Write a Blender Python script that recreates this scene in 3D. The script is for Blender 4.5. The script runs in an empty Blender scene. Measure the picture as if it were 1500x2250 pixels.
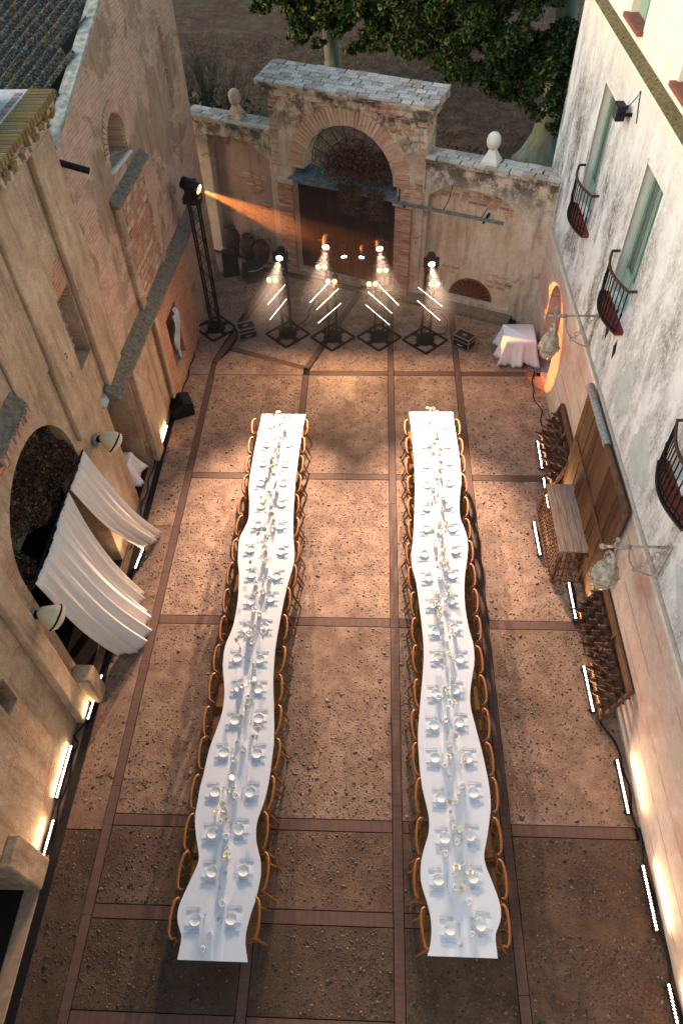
import bpy, bmesh, math, random
import numpy as np
from mathutils import Vector, Matrix
random.seed(7); rng = np.random.default_rng(11)
S = bpy.context.scene
COL = S.collection
R = math.radians
# ------------------------------------------------------------------ camera
CAMH, FPX = 12.0, 1596.16
PITCH, ROLL, YAW = R(50.0095), R(1.9818), R(-3.4707)
_f = Vector((math.sin(YAW)*math.cos(PITCH), math.cos(YAW)*math.cos(PITCH), -math.sin(PITCH)))
_r = Vector((math.cos(YAW), -math.sin(YAW), 0)); _d = _f.cross(_r)
_c, _s = math.cos(ROLL), math.sin(ROLL)
RT, DN, FW = _c*_r+_s*_d, -_s*_r+_c*_d, _f
cam = bpy.data.cameras.new('camera'); camo = bpy.data.objects.new('camera', cam); COL.objects.link(camo)
cam.sensor_fit = 'VERTICAL'; cam.sensor_height = 36.0; cam.lens = FPX/2250*36
cam.clip_start = .1; cam.clip_end = 600
camo.matrix_world = Matrix(((RT.x, -DN.x, -FW.x, 0), (RT.y, -DN.y, -FW.y, 0), (RT.z, -DN.z, -FW.z, CAMH), (0, 0, 0, 1)))
S.camera = camo
def ray(x, y): return (RT*(x-750)+DN*(y-1125))/FPX+FW
def ypl(x, y, Y):                           # a pixel's point on the upright plane at distance Y
    d = ray(x, y); t = Y/d.y; return Vector((d.x*t, Y, CAMH+d.z*t))
def gnd(x, y, z=0.0):                       # a pixel's point on the level plane at height z
    d = ray(x, y); t = (z-CAMH)/d.z; return Vector((d.x*t, d.y*t, z))
# ------------------------------------------------------------------ world, sun, exposure
W = bpy.data.worlds.new('World'); S.world = W; W.use_nodes = True
wn = W.node_tree; wn.nodes.clear()
sky = wn.nodes.new('ShaderNodeTexSky'); sky.sky_type = 'NISHITA'; sky.sun_disc = False
SUN_EL, SUN_AZ = R(38), R(-112)               # azimuth from +Y towards +X: the bright western sky is on the left
sky.sun_elevation = R(10); sky.sun_rotation = SUN_AZ; sky.air_density = 1.2; sky.dust_density = 1.6; sky.ozone_density = 1.5
bg = wn.nodes.new('ShaderNodeBackground'); bg.inputs[1].default_value = 0.15
wo = wn.nodes.new('ShaderNodeOutputWorld')
wn.links.new(sky.outputs[0], bg.inputs[0]); wn.links.new(bg.outputs[0], wo.inputs[0])
sl = bpy.data.lights.new('sun', 'SUN'); sl.energy = 0.5; sl.angle = R(50); sl.color = (1, .99, .98)
so = bpy.data.objects.new('sun', sl); COL.objects.link(so)
so.rotation_euler = Vector((-math.sin(SUN_AZ)*math.cos(SUN_EL), -math.cos(SUN_AZ)*math.cos(SUN_EL), -math.sin(SUN_EL))).to_track_quat('-Z', 'Y').to_euler()
V = S.view_settings; V.view_transform = 'Standard'; V.look = 'None'; V.gamma = 1; V.exposure = 1.68; V.use_curve_mapping = False
S.render.engine = 'CYCLES'; cy = S.cycles
cy.use_denoising = True; cy.max_bounces = 6; cy.diffuse_bounces = 3; cy.glossy_bounces = 3; cy.transmission_bounces = 4; cy.volume_bounces = 1
cy.sample_clamp_indirect = 4; cy.caustics_reflective = False; cy.caustics_refractive = False
# ------------------------------------------------------------------ helpers
def C(h): return tuple(((int(h[i:i+2], 16)/255) <= .04045 and int(h[i:i+2], 16)/255/12.92 or ((int(h[i:i+2], 16)/255+.055)/1.055)**2.4) for i in (0, 2, 4))+(1,)
class NT:
    def __init__(s, name):
        s.m = bpy.data.materials.new(name); s.m.use_nodes = True; s.t = s.m.node_tree
        s.b = s.t.nodes['Principled BSDF']; s.co = None
    def n(s, ty, **k):
        o = s.t.nodes.new(ty)
        for a, b in k.items(): setattr(o, a, b)
        return o
    def l(s, a, b): s.t.links.new(a, b)
    def coord(s):
        if s.co is None: s.co = s.n('ShaderNodeTexCoord').outputs['Object']
        return s.co
    def mapv(s, scale=(1, 1, 1), rot=(0, 0, 0), loc=(0, 0, 0), v=None):
        o = s.n('ShaderNodeMapping'); s.l(v or s.coord(), o.inputs[0])
        o.inputs['Scale'].default_value = scale; o.inputs['Rotation'].default_value = rot; o.inputs['Location'].default_value = loc
        return o.outputs[0]
    def noise(s, scale, detail=4, rough=.6, v=None, dist=0.0):
        o = s.n('ShaderNodeTexNoise'); s.l(v or s.coord(), o.inputs['Vector'])
        o.inputs['Scale'].default_value = scale; o.inputs['Detail'].default_value = detail; o.inputs['Roughness'].default_value = rough
        o.inputs['Distortion'].default_value = dist
        return o.outputs['Fac']
    def ramp(s, fac, stops):
        o = s.n('ShaderNodeValToRGB'); s.l(fac, o.inputs[0]); e = o.color_ramp.elements
        while len(e) < len(stops): e.new(.5)
        for i, (p, c) in enumerate(stops):
            e[i].position = p; e[i].color = c if len(c) == 4 else tuple(c)+(1,)
        return o.outputs[0]
    def step(s, fac, a, b): return s.ramp(fac, [(a, (0, 0, 0)), (b, (1, 1, 1))])
    def mix(s, fac, a, b, mode='MIX'):
        o = s.n('ShaderNodeMix', data_type='RGBA', blend_type=mode)
        for v, i in ((fac, 0), (a, 6), (b, 7)):
            if hasattr(v, 'is_linked') or hasattr(v, 'links'): s.l(v, o.inputs[i])
            else: o.inputs[i].default_value = v
        return o.outputs[2]
    def math(s, op, a, b=0.0):
        o = s.n('ShaderNodeMath', operation=op); o.use_clamp = True
        for v, i in ((a, 0), (b, 1)):
            if hasattr(v, 'links'): s.l(v, o.inputs[i])
            else: o.inputs[i].default_value = v
        return o.outputs[0]
    def sep(s):
        o = s.n('ShaderNodeSeparateXYZ'); s.l(s.coord(), o.inputs[0]); return o.outputs
    def rng(s, v, a, b):
        o = s.n('ShaderNodeMapRange'); s.l(v, o.inputs[0]); o.inputs[1].default_value = a; o.inputs[2].default_value = b; return o.outputs[0]
    def bump(s, h, st=.4, d=.02):
        o = s.n('ShaderNodeBump'); s.l(h, o.inputs['Height']); o.inputs['Strength'].default_value = st; o.inputs['Distance'].default_value = d
        s.l(o.outputs[0], s.b.inputs['Normal']); return o
    def base(s, c):
        if hasattr(c, 'links'): s.l(c, s.b.inputs['Base Color'])
        else: s.b.inputs['Base Color'].default_value = c
    def done(s, rough=.8, metal=0.0, spec=.3):
        s.b.inputs['Roughness'].default_value = rough; s.b.inputs['Metallic'].default_value = metal; s.b.inputs['Specular IOR Level'].default_value = spec
        return s.m
def simple(name, c, rough=.7, metal=0.0, var=.25, scale=9, spec=.3, bump=.15, stretch=(1, 1, 1)):
    n = NT(name); k = C(c) if isinstance(c, str) else c
    v = n.mapv(stretch); f = n.noise(scale, 5, .6, v)
    lo = tuple(x*(1-var) for x in k[:3]); hi = tuple(min(1, x*(1+var)) for x in k[:3])
    n.base(n.ramp(f, [(.3, lo), (.7, hi)]))
    if bump: n.bump(f, bump, .01)
    return n.done(rough, metal, spec)
def emit(name, c, st):
    n = NT(name); n.base((.8, .8, .8, 1)); n.b.inputs['Emission Color'].default_value = c; n.b.inputs['Emission Strength'].default_value = st
    return n.done(.4)
def attr_mat(name, rough=.8, scale=30, spec=.2, trans=0.0):
    n = NT(name); a = n.n('ShaderNodeAttribute'); a.attribute_name = 'col'
    f = n.noise(scale, 3); n.base(n.mix(f, a.outputs[0], n.mix(1.0, a.outputs[0], (.55, .55, .55, 1), 'MULTIPLY')))
    if trans: n.b.inputs['Subsurface Weight'].default_value = 0.0
    return n.done(rough, 0, spec)
class MB:
    def __init__(s): s.v = []; s.f = []
    def add(s, vs, fs):
        o = len(s.v); s.v += [tuple(p) for p in vs]; s.f += [tuple(i+o for i in q) for q in fs]; return s
    def box(s, x0, x1, y0, y1, z0, z1):
        return s.add([(x, y, z) for z in (z0, z1) for y in (y0, y1) for x in (x0, x1)],
                     [(0, 2, 3, 1), (4, 5, 7, 6), (0, 1, 5, 4), (2, 6, 7, 3), (0, 4, 6, 2), (1, 3, 7, 5)])
    def hexa(s, p): return s.add(p, [(0, 3, 2, 1), (4, 5, 6, 7), (0, 1, 5, 4), (1, 2, 6, 5), (2, 3, 7, 6), (3, 0, 4, 7)])
    def bar(s, a, b, w, h, up=(0, 0, 1)):
        a, b = Vector(a), Vector(b); d = (b-a).normalized(); u = Vector(up)
        if abs(d.dot(u)) > .98: u = Vector((1, 0, 0))
        x = d.cross(u).normalized()*w/2; y = x.cross(d).normalized()*h/2
        return s.hexa([a-x-y, a+x-y, a+x+y, a-x+y, b-x-y, b+x-y, b+x+y, b-x+y])
    def tube(s, path, r, n=6, cap=True):
        P = [Vector(p) for p in path]; rs = r if isinstance(r, (list, tuple)) else [r]*len(P)
        vs = []; fs = []; ref = Vector((.31, .17, .93))
        for i, p in enumerate(P):
            d = (P[min(i+1, len(P)-1)]-P[max(i-1, 0)]).normalized()
            if abs(d.dot(ref)) > .97: ref = Vector((1, .1, .1))
            x = d.cross(ref).normalized(); y = d.cross(x)
            vs += [p+(x*math.cos(a)+y*math.sin(a))*rs[i] for a in (2*math.pi*k/n for k in range(n))]
        for i in range(len(P)-1):
            fs += [(i*n+k, i*n+(k+1) % n, (i+1)*n+(k+1) % n, (i+1)*n+k) for k in range(n)]
        if cap: fs += [tuple(range(n))[::-1], tuple(range((len(P)-1)*n, len(P)*n))]
        return s.add(vs, fs)
    def lathe(s, prof, n=12, c=(0, 0, 0), mtx=None):
        vs = []; fs = []
        for r, z in prof:
            vs += [Vector((r*math.cos(2*math.pi*k/n), r*math.sin(2*math.pi*k/n), z)) for k in range(n)]
        for i in range(len(prof)-1): fs += [(i*n+k, i*n+(k+1) % n, (i+1)*n+(k+1) % n, (i+1)*n+k) for k in range(n)]
        fs += [tuple(range(n))[::-1], tuple(range((len(prof)-1)*n, len(prof)*n))]
        c = Vector(c); vs = [(mtx @ p if mtx else p)+c for p in vs]
        return s.add(vs, fs)
    def room(s, x0, x1, y0, y1, z0, z1):    # a hollow box open towards -y
        return s.add([(x, y, z) for z in (z0, z1) for y in (y0, y1) for x in (x0, x1)], [(0, 2, 3, 1), (4, 5, 7, 6), (2, 6, 7, 3), (0, 4, 6, 2), (1, 3, 7, 5)])
    def prism(s, poly, y0, y1):             # poly of (x, z), pushed from y0 to y1
        n = len(poly)
        return s.add([(x, y0, z) for x, z in poly]+[(x, y1, z) for x, z in poly],
                     [tuple(range(n)), tuple(range(n, 2*n))[::-1]]+[(i, i+n, (i+1) % n+n, (i+1) % n) for i in range(n)])
    def flat(s, poly, z0, z1):              # poly of (x, y), raised from z0 to z1
        n = len(poly)
        return s.add([(x, y, z0) for x, y in poly]+[(x, y, z1) for x, y in poly],
                     [tuple(range(n))[::-1], tuple(range(n, 2*n))]+[(i, (i+1) % n, (i+1) % n+n, i+n) for i in range(n)])
    def holed(s, outer, holes, y0, y1, yo=None):
        bm = bmesh.new(); es = []
        for lp in [outer]+holes:
            vs = [bm.verts.new((x, y0, z)) for x, z in lp]
            es += [bm.edges.new((vs[i], vs[(i+1) % len(vs)])) for i in range(len(vs))]
        bmesh.ops.triangle_fill(bm, use_beauty=True, use_dissolve=False, edges=es)
        bm.verts.index_update()
        s.add([v.co.copy() for v in bm.verts], [tuple(v.index for v in f.verts) for f in bm.faces]); bm.free()
        for lp in [outer]+holes:
            n = len(lp); y2 = yo if (yo is not None and lp is outer) else y1
            s.add([(x, y0, z) for x, z in lp]+[(x, y2, z) for x, z in lp], [(i, (i+1) % n, (i+1) % n+n, i+n) for i in range(n)])
        return s
    def mesh(s, name, smooth=False):
        me = bpy.data.meshes.new(name); me.from_pydata([tuple(p) for p in s.v], [], s.f); me.validate()
        bm = bmesh.new(); bm.from_mesh(me); bmesh.ops.recalc_face_normals(bm, faces=bm.faces[:]); bm.to_mesh(me); bm.free()
        if smooth: me.polygons.foreach_set('use_smooth', [True]*len(me.polygons))
        return me
    def build(s, name, mat, parent=None, smooth=False, bevel=0.0):
        me = s.mesh(name, smooth); me.materials.append(mat)
        o = bpy.data.objects.new(name, me); COL.objects.link(o); o.parent = parent
        if bevel:
            b = o.modifiers.new('bevel', 'BEVEL'); b.width = bevel; b.segments = 2; b.limit_method = 'ANGLE'
        return o
def link(name, me, parent=None, loc=None, rot=None, scale=None):
    o = bpy.data.objects.new(name, me); COL.objects.link(o); o.parent = parent
    if loc is not None: o.location = loc
    if rot is not None: o.rotation_euler = rot
    if scale is not None: o.scale = scale
    return o
def tag(o, label, cat, group=None):
    o['label'] = label; o['category'] = cat
    if group: o['group'] = group
    return o
def thing(name, label, cat, loc=(0, 0, 0), rz=0.0, group=None):
    o = bpy.data.objects.new(name, None); COL.objects.link(o); o.location = loc; o.rotation_euler = (0, 0, rz); o.empty_display_size = .2
    return tag(o, label, cat, group)
def copy_tree(o, parent=None):
    c = o.copy(); COL.objects.link(c); c.parent = parent
    for ch in list(o.children): copy_tree(ch, c)
    return c
def npmesh(name, V3, F, mat, parent=None, col=None, smooth=False):
    me = bpy.data.meshes.new(name); k = F.shape[1]
    me.vertices.add(len(V3)); me.vertices.foreach_set('co', V3.astype(np.float32).ravel())
    me.loops.add(F.size); me.loops.foreach_set('vertex_index', F.astype(np.int32).ravel())
    me.polygons.add(len(F)); me.polygons.foreach_set('loop_start', np.arange(0, F.size, k, dtype=np.int32)); me.polygons.foreach_set('loop_total', np.full(len(F), k, dtype=np.int32))
    if col is not None:
        a = me.attributes.new('col', 'FLOAT_COLOR', 'POINT'); a.data.foreach_set('color', np.concatenate([col, np.ones((len(col), 1))], 1).astype(np.float32).ravel())
    me.update(calc_edges=True); me.validate()
    if smooth: me.polygons.foreach_set('use_smooth', [True]*len(F))
    me.materials.append(mat); o = bpy.data.objects.new(name, me); COL.objects.link(o); o.parent = parent
    return o
def arc(cx, cz, r, a0, a1, n): return [(cx+r*math.cos(a0+(a1-a0)*i/n), cz+r*math.sin(a0+(a1-a0)*i/n)) for i in range(n+1)]
_o = 'zeroth first second third fourth fifth sixth seventh eighth ninth tenth eleventh twelfth thirteenth fourteenth fifteenth sixteenth seventeenth eighteenth nineteenth'.split()
def nth(i):
    if i < 20: return _o[i]
    t = ['', '', 'twent', 'thirt', 'fort', 'fift', 'sixt', 'sevent', 'eight', 'ninet'][i//10]
    return t+'ieth' if i % 10 == 0 else t+'y-'+_o[i % 10]
# ------------------------------------------------------------------ materials
def m_slab(name='aggregate_concrete', k=1.0, brown=.0):
    n = NT(name)
    a = n.noise(.55, 5, .6); b = n.noise(2.6, 6, .7); c = n.noise(38, 4, .7)
    base = n.ramp(b, [(.3, C('756153')), (.5, C('988373')), (.72, C('b39f8e'))])
    base = n.mix(n.math('MULTIPLY', n.step(a, .52, .68), .8), base, C('6c5649'))
    base = n.mix(n.math('MULTIPLY', n.step(n.noise(1.1, 6, .7, n.mapv(loc=(7, 3, 1))), .56, .72), .6), base, C('847a76'))
    base = n.mix(.6, base, n.ramp(n.mix(.4, c, n.noise(11, 6, .75)), [(.32, C('4d3c32')), (.66, C('c6b2a0'))]), 'OVERLAY')
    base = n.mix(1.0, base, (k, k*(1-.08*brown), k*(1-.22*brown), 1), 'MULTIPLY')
    n.base(base); n.bump(n.mix(.6, b, c), .7, .02); return n.done(.75, 0, .25)
def m_plaster(name, cols, brick=None, lo=.55, hi=.6, dark=None, bscale=1.0, msc=.55, mloc=(0, 0, 0), fine=.5):
    n = NT(name); a = n.noise(.9, 6, .65); b = n.noise(4.5, 6, .7); c = n.noise(45, 4, .7)
    v = n.mapv((3.2, 3.2, .5)); st = n.noise(1.4, 6, .7, v)
    base = n.ramp(n.mix(.45, a, b), [(.32, cols[0]), (.5, cols[1]), (.68, cols[2])])
    base = n.mix(n.math('MULTIPLY', n.step(st, .48, .66), .75), base, cols[3])
    base = n.mix(fine*.6, base, n.ramp(c, [(.3, (.2, .2, .2)), (.7, (.8, .8, .8))]), 'OVERLAY')
    h = n.mix(.5, b, c); hb = None
    if brick:
        sx = n.n('ShaderNodeSeparateXYZ'); n.l(n.coord(), sx.inputs[0]); cx = n.n('ShaderNodeCombineXYZ')
        n.l(sx.outputs[0], cx.inputs[0]); n.l(sx.outputs[2], cx.inputs[1])
        d = n.n('ShaderNodeVectorMath', operation='ADD'); n.l(cx.outputs[0], d.inputs[0])
        nz = n.n('ShaderNodeTexNoise'); n.l(n.coord(), nz.inputs['Vector']); nz.inputs['Scale'].default_value = 5
        sc = n.n('ShaderNodeVectorMath', operation='SCALE'); n.l(nz.outputs['Color'], sc.inputs[0]); sc.inputs[3].default_value = .035
        n.l(sc.outputs[0], d.inputs[1])
        t = n.n('ShaderNodeTexBrick'); n.l(d.outputs[0], t.inputs['Vector'])
        t.inputs['Scale'].default_value = 1; t.inputs['Brick Width'].default_value = .27*bscale; t.inputs['Row Height'].default_value = .068*bscale
        t.inputs['Mortar Size'].default_value = .011; t.inputs['Mortar Smooth'].default_value = .6; t.inputs['Bias'].default_value = -.1
        for i, k in enumerate(brick[:3]): t.inputs[i+1].default_value = k
        wn_ = n.noise(3.0, 5, .7, n.mapv(loc=(3, 9, 4)))
        bc = n.mix(n.math('MULTIPLY', n.step(wn_, .42, .7), .75), t.outputs['Color'], cols[1])
        m = n.step(n.noise(msc, 7, .68, n.mapv((1, 1, 1.25), loc=mloc), .4), lo, hi)
        base = n.mix(m, base, bc)
        inv = n.math('SUBTRACT', 1.0, t.outputs['Fac']); hb = n.math('MULTIPLY', inv, m)
        h = n.mix(.5, h, n.math('SUBTRACT', n.math('ADD', hb, .35), n.math('MULTIPLY', m, .35)))
    if dark:
        dk = n.step(n.noise(2.4, 7, .75, n.mapv((1, 1, .8), loc=(5, 2, 8))), dark[1], dark[2])
        if len(dark) > 3: dk = n.math('MULTIPLY', dk, n.rng(n.sep()[2], dark[3], dark[4]))
        base = n.mix(n.math('MULTIPLY', dk, .85), base, dark[0])
    n.base(base); n.bump(h, .6, .03); return n.done(.9, 0, .15)
BR = [C('9a5a40'), C('b07a5c'), C('b09a84')]
PW = [C('c0a68c'), C('b3977c'), C('a5826a'), C('8d6f58')]
M = {}
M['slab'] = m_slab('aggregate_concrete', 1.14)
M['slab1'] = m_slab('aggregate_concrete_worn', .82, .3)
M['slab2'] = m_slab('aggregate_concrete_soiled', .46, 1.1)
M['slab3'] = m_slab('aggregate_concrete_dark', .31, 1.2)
M['band'] = simple('brown_stone_band', '5b443a', .7, var=.22, scale=3, bump=.3, stretch=(.6, 6, 1))
M['band2'] = simple('brown_stone_band_cross', '594238', .7, var=.22, scale=3, bump=.3, stretch=(6, .6, 1))
M['base'] = simple('dark_joint_bed', '241a15', .95)
M['tan'] = m_plaster('ochre_plaster', [C('917a64'), C('ad9378'), C('c4ad93'), C('7a614b')], BR, .57, .60, msc=.8, fine=.9)
M['tan2'] = m_plaster('ochre_plaster_pilaster', [C('9a8068'), C('b3977a'), C('c6ae93'), C('806650')], fine=.7)
M['brickwall'] = m_plaster('worn_plaster_over_brick', [C('846b55'), C('9a7f67'), C('ae9379'), C('715843')], [C('b3886c'), C('bf9c84'), C('c4b09e')], .47, .5, msc=.42, mloc=(2.2, 0, 4.1))
M['brickonly'] = m_plaster('bare_brick', [C('a0765c'), C('b58d70'), C('c0a084'), C('7a5842')], BR, .2, .25)
M['gate'] = m_plaster('gate_rubble_plaster', [C('a8947f'), C('c4b096'), C('d6c5ac'), C('93806d')], [C('a05f47'), C('bb8a6c'), C('c2ab92')], .54, .58, dark=(C('3d3934'), .45, .55, 3.5, 4.5), msc=.8, mloc=(4, 0, 1))
M['lowwall'] = m_plaster('mouldy_wall_plaster', [C('a59380'), C('bfad97'), C('d0c0ab'), C('877666')], [C('9a5640'), C('b58062'), C('b9a48c')], .6, .64, dark=(C('3d3933'), .43, .54, 2.7, 3.6), msc=.9)
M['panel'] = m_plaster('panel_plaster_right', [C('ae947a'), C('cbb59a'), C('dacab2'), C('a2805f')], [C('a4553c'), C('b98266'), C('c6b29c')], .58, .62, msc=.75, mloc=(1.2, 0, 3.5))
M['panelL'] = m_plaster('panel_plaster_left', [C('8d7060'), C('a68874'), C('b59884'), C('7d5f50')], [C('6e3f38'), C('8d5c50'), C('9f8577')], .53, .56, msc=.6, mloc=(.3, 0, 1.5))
M['inner'] = simple('interior_shade', '1a130e', .95)  # near-black colour stands for the shade inside rooms and vents
def m_white():
    n = NT('whitewash_over_pink_plaster'); z = n.sep()[2]; x = n.sep()[0]
    a = n.noise(.8, 6, .7); b = n.noise(5, 7, .75); c = n.noise(50, 3, .7)
    wh = n.ramp(b, [(.3, C('cbc9c4')), (.55, C('dcdad6')), (.7, C('e9e8e5'))])
    st = n.noise(1.5, 8, .72, n.mapv((1.3, 1.3, .42))); sp = n.noise(13, 9, .86, n.mapv((1.5, 1.5, .7)))
    zz = n.ramp(n.rng(z, 0, 9), [(.30, (.15, .15, .15)), (.36, (1, 1, 1)), (.62, (.85, .85, .85)), (.75, (.25, .25, .25)), (.84, (0, 0, 0))])
    xx = n.ramp(n.rng(x, -18, -4), [(0, (1, 1, 1)), (.33, (.9, .9, .9)), (.55, (.6, .6, .6)), (1, (.6, .6, .6))])
    fac = n.math('MULTIPLY', n.math('MULTIPLY', zz, xx), n.step(n.noise(.55, 5, .65, n.mapv(loc=(1, 2, 3))), .25, .48))
    big = n.math('MULTIPLY', n.step(st, .44, .60), n.math('ADD', fac, .1))
    spk = n.math('MULTIPLY', n.step(sp, .45, .51), n.math('ADD', big, .06))
    up = n.mix(n.math('MULTIPLY', big, .6), wh, C('a59c90'))
    up = n.mix(n.math('MULTIPLY', spk, .95), up, C('3d3832'))
    pk = n.ramp(n.mix(.5, a, b), [(.3, C('a48a7d')), (.5, C('bfa698')), (.68, C('d6c8bd'))])
    pk = n.mix(n.step(n.noise(.7, 5, .6, n.mapv(loc=(8, 1, 2))), .55, .66), pk, C('b88d75'))
    pk = n.mix(n.math('MULTIPLY', n.step(n.noise(.8, 5, .6, n.mapv(loc=(3, 7, 5))), .56, .64), .85), pk, C('b3aa98'))
    w = n.n('ShaderNodeTexWave', wave_type='BANDS', bands_direction='Z'); n.l(n.mapv((.06, 1, 1)), w.inputs['Vector'])
    w.inputs['Scale'].default_value = .62; w.inputs['Distortion'].default_value = 3.6; w.inputs['Detail'].default_value = 3
    cr = n.math('MULTIPLY', n.step(w.outputs['Fac'], .965, .995), n.step(n.noise(.9, 4), .42, .52))
    pk = n.mix(n.math('MULTIPLY', cr, .7), pk, C('8a7a6c'))
    low = n.rng(n.math('ADD', n.math('MULTIPLY', z, .1), n.math('MULTIPLY', n.noise(2, 5), .02)), .275, .285)
    hi2 = n.ramp(n.rng(z, 0, 1.2), [(0, (1, 1, 1)), (.12, (.6, .6, .6)), (.3, (0, 0, 0))])
    pk = n.mix(n.math('MULTIPLY', hi2, n.step(b, .4, .55)), pk, C('8b8a83'))
    n.base(n.mix(low, pk, up)); n.bump(n.mix(.5, b, c), .45, .025); return n.done(.88, 0, .15)
M['white'] = m_white()
M['ledge'] = simple('weathered_ledge_tile', '6b6152', .9, var=.45, scale=14, bump=.6)
M['moss'] = simple('mossy_cornice', '5d543a', .95, var=.6, scale=16, bump=.7)
M['reveal'] = simple('white_reveal', 'cfcbc0', .85, var=.08, scale=3)
M['teal'] = simple('grey_green_paint', '7d9a8d', .55, var=.12, scale=4, stretch=(8, 8, 1))
M['pane'] = simple('dusty_glass', '4d544f', .08, var=.1, spec=.6, bump=0)
M['iron'] = simple('black_iron', '17181a', .55, .6, var=.3, scale=20)
M['rust'] = simple('rust_red_floor_tile', '6b2f22', .8, var=.35, scale=10)
M['sill'] = simple('red_tile_sill', '7a4a3f', .75, var=.25)
M['oldmetal'] = simple('weathered_grey_metal', '8d8c86', .7, .3, var=.5, scale=22, bump=.5)
M['lantern'] = simple('peeling_lantern_paint', 'a29684', .8, .1, var=.55, scale=16, bump=.7)
M['glassbowl'] = simple('lantern_glass', 'b59a80', .15, var=.1, spec=.6, bump=0)
def m_plank():
    n = NT('weathered_plank'); o = n.n('ShaderNodeObjectInfo'); g = n.noise(4, 7, .75, n.mapv((10, 10, .5))); p = n.noise(2.2, 5, .7)
    c = n.ramp(o.outputs['Random'], [(0, C('5e4534')), (.4, C('75583f')), (.75, C('80664f')), (1, C('6a5444'))])
    c = n.mix(.8, c, n.ramp(g, [(.3, C('33241b')), (.7, C('c0a68c'))]), 'OVERLAY'); c = n.mix(n.math('MULTIPLY', n.step(p, .5, .68), .6), c, C('473427'))
    n.base(c); n.bump(g, .6, .012); return n.done(.88, 0, .15)
M['plank'] = m_plank()
M['plank2'] = simple('weathered_plank_grey', '8c7668', .85, var=.45, scale=4, bump=.5, stretch=(9, .7, 9))
M['plankd'] = simple('dark_rack_wood', '5c4030', .85, var=.55, scale=5, bump=.5)
M['doorw'] = simple('dark_stained_boards', '2c150d', .6, var=.4, scale=4, bump=.3, stretch=(8, 8, .5))
M['lead'] = simple('blue_grey_sheet_metal', '6c797b', .5, .4, var=.4, scale=6)
M['tile'] = None
def m_tile(name, cols, dk):
    n = NT(name); o = n.n('ShaderNodeObjectInfo'); b = n.noise(9, 6, .75); v = o.outputs['Random']
    c = n.ramp(v, [(0, cols[0]), (.35, cols[1]), (.7, cols[2]), (1, cols[3])])
    n.base(n.mix(n.math('MULTIPLY', n.step(b, .46, .6), .8), c, dk)); n.bump(b, .5, .01); return n.done(.9, 0, .15)
M['coping'] = m_tile('lichened_coping_brick', [C('bdb6aa'), C('d2ccc0'), C('aaa296'), C('b39c8c')], C('4d5352'))
M['brick'] = m_tile('old_brick', [C('a8664a'), C('b98a6a'), C('c2a286'), C('8f4c36')], C('b8a48c'))
M['vous'] = m_tile('arch_brick', [C('b58a6c'), C('c2a084'), C('b27a5c'), C('c9af94')], C('a89880'))
M['eave'] = m_tile('lichened_eave_brick', [C('7a6340'), C('8a7040'), C('695740'), C('805f4c')], C('8a6c2c'))
M['wmortar'] = simple('white_mortar', 'b5b5ae', .9)
M['pinkbrick'] = m_tile('pink_eave_brick', [C('a3665a'), C('b07a70'), C('96584c'), C('b58a80')], C('9a8a80'))
def m_roof():
    n = NT('lichened_fibre_cement'); b = n.noise(3, 7, .75); c = n.noise(26, 6, .8)
    base = n.ramp(c, [(.35, C('1f1e19')), (.5, C('393730')), (.64, C('8a867a'))])
    base = n.mix(n.math('MULTIPLY', n.step(n.noise(7, 7, .8, n.mapv(loc=(4, 4, 4))), .54, .62), .9), base, C('7a5c22'))
    base = n.mix(n.math('MULTIPLY', n.step(b, .55, .7), .5), base, C('20221e')); n.base(base); n.bump(c, .6, .02); return n.done(.9, 0, .15)
M['roof'] = m_roof()
M['black'] = simple('matt_black', '101011', .6, var=.3, spec=.3)
M['rubber'] = simple('black_rubber', '0b0b0c', .7, var=.2)
M['alu'] = simple('aluminium_edge', '9a9da0', .35, .9, var=.1)
M['oak'] = simple('oiled_oak', '8e5826', .6, var=.22, scale=5, stretch=(4, 4, 1), spec=.4, bump=.1)
M['cord'] = simple('paper_cord', '7a5830', .85, var=.3, scale=3, stretch=(40, 2, 2), bump=.6)
M['cloth'] = simple('white_tablecloth', 'd3d6d8', .9, var=.035, scale=120, bump=.12)
def m_drape():
    n = NT('white_voile'); f = n.noise(40, 4); n.base(n.ramp(f, [(.3, C('ebe3da')), (.7, C('f3ece4'))])); n.done(.95, 0, .1)
    tr = n.n('ShaderNodeBsdfTranslucent'); tr.inputs[0].default_value = C('e8dccf'); mx = n.n('ShaderNodeMixShader'); mx.inputs[0].default_value = .25
    out = n.t.nodes['Material Output']; n.l(n.b.outputs[0], mx.inputs[1]); n.l(tr.outputs[0], mx.inputs[2]); n.l(mx.outputs[0], out.inputs[0]); return n.m
M['drape'] = m_drape()
M['cloth2'] = simple('white_cotton_cloth', 'd9d6d8', .9, var=.05, scale=20, bump=.1)
M['plate'] = simple('stoneware_plate', 'dcdcd6', .25, var=.03, spec=.5, bump=0)
M['silver'] = simple('brushed_steel_cutlery', 'c4d0d9', .38, .6, var=.05)
M['wax'] = simple('white_wax', 'e4e0d8', .5, var=.04, bump=.05)
M['glassy'] = simple('frosted_tealight_glass', 'd9d8cf', .3, var=.05, spec=.5, bump=0)
M['flame'] = emit('candle_flame', (1, .62, .25, 1), 60)
M['petal'] = simple('cream_petal', 'f2ead6', .8, var=.06, scale=25)
M['stem'] = simple('dark_stem', '2c3524', .8, var=.3)
M['enamel'] = simple('cream_enamel', 'cdbb97', .4, var=.12, scale=7, spec=.4)
M['clay'] = simple('dark_clay', '4a2f22', .85, var=.35)
M['field'] = None
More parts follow.
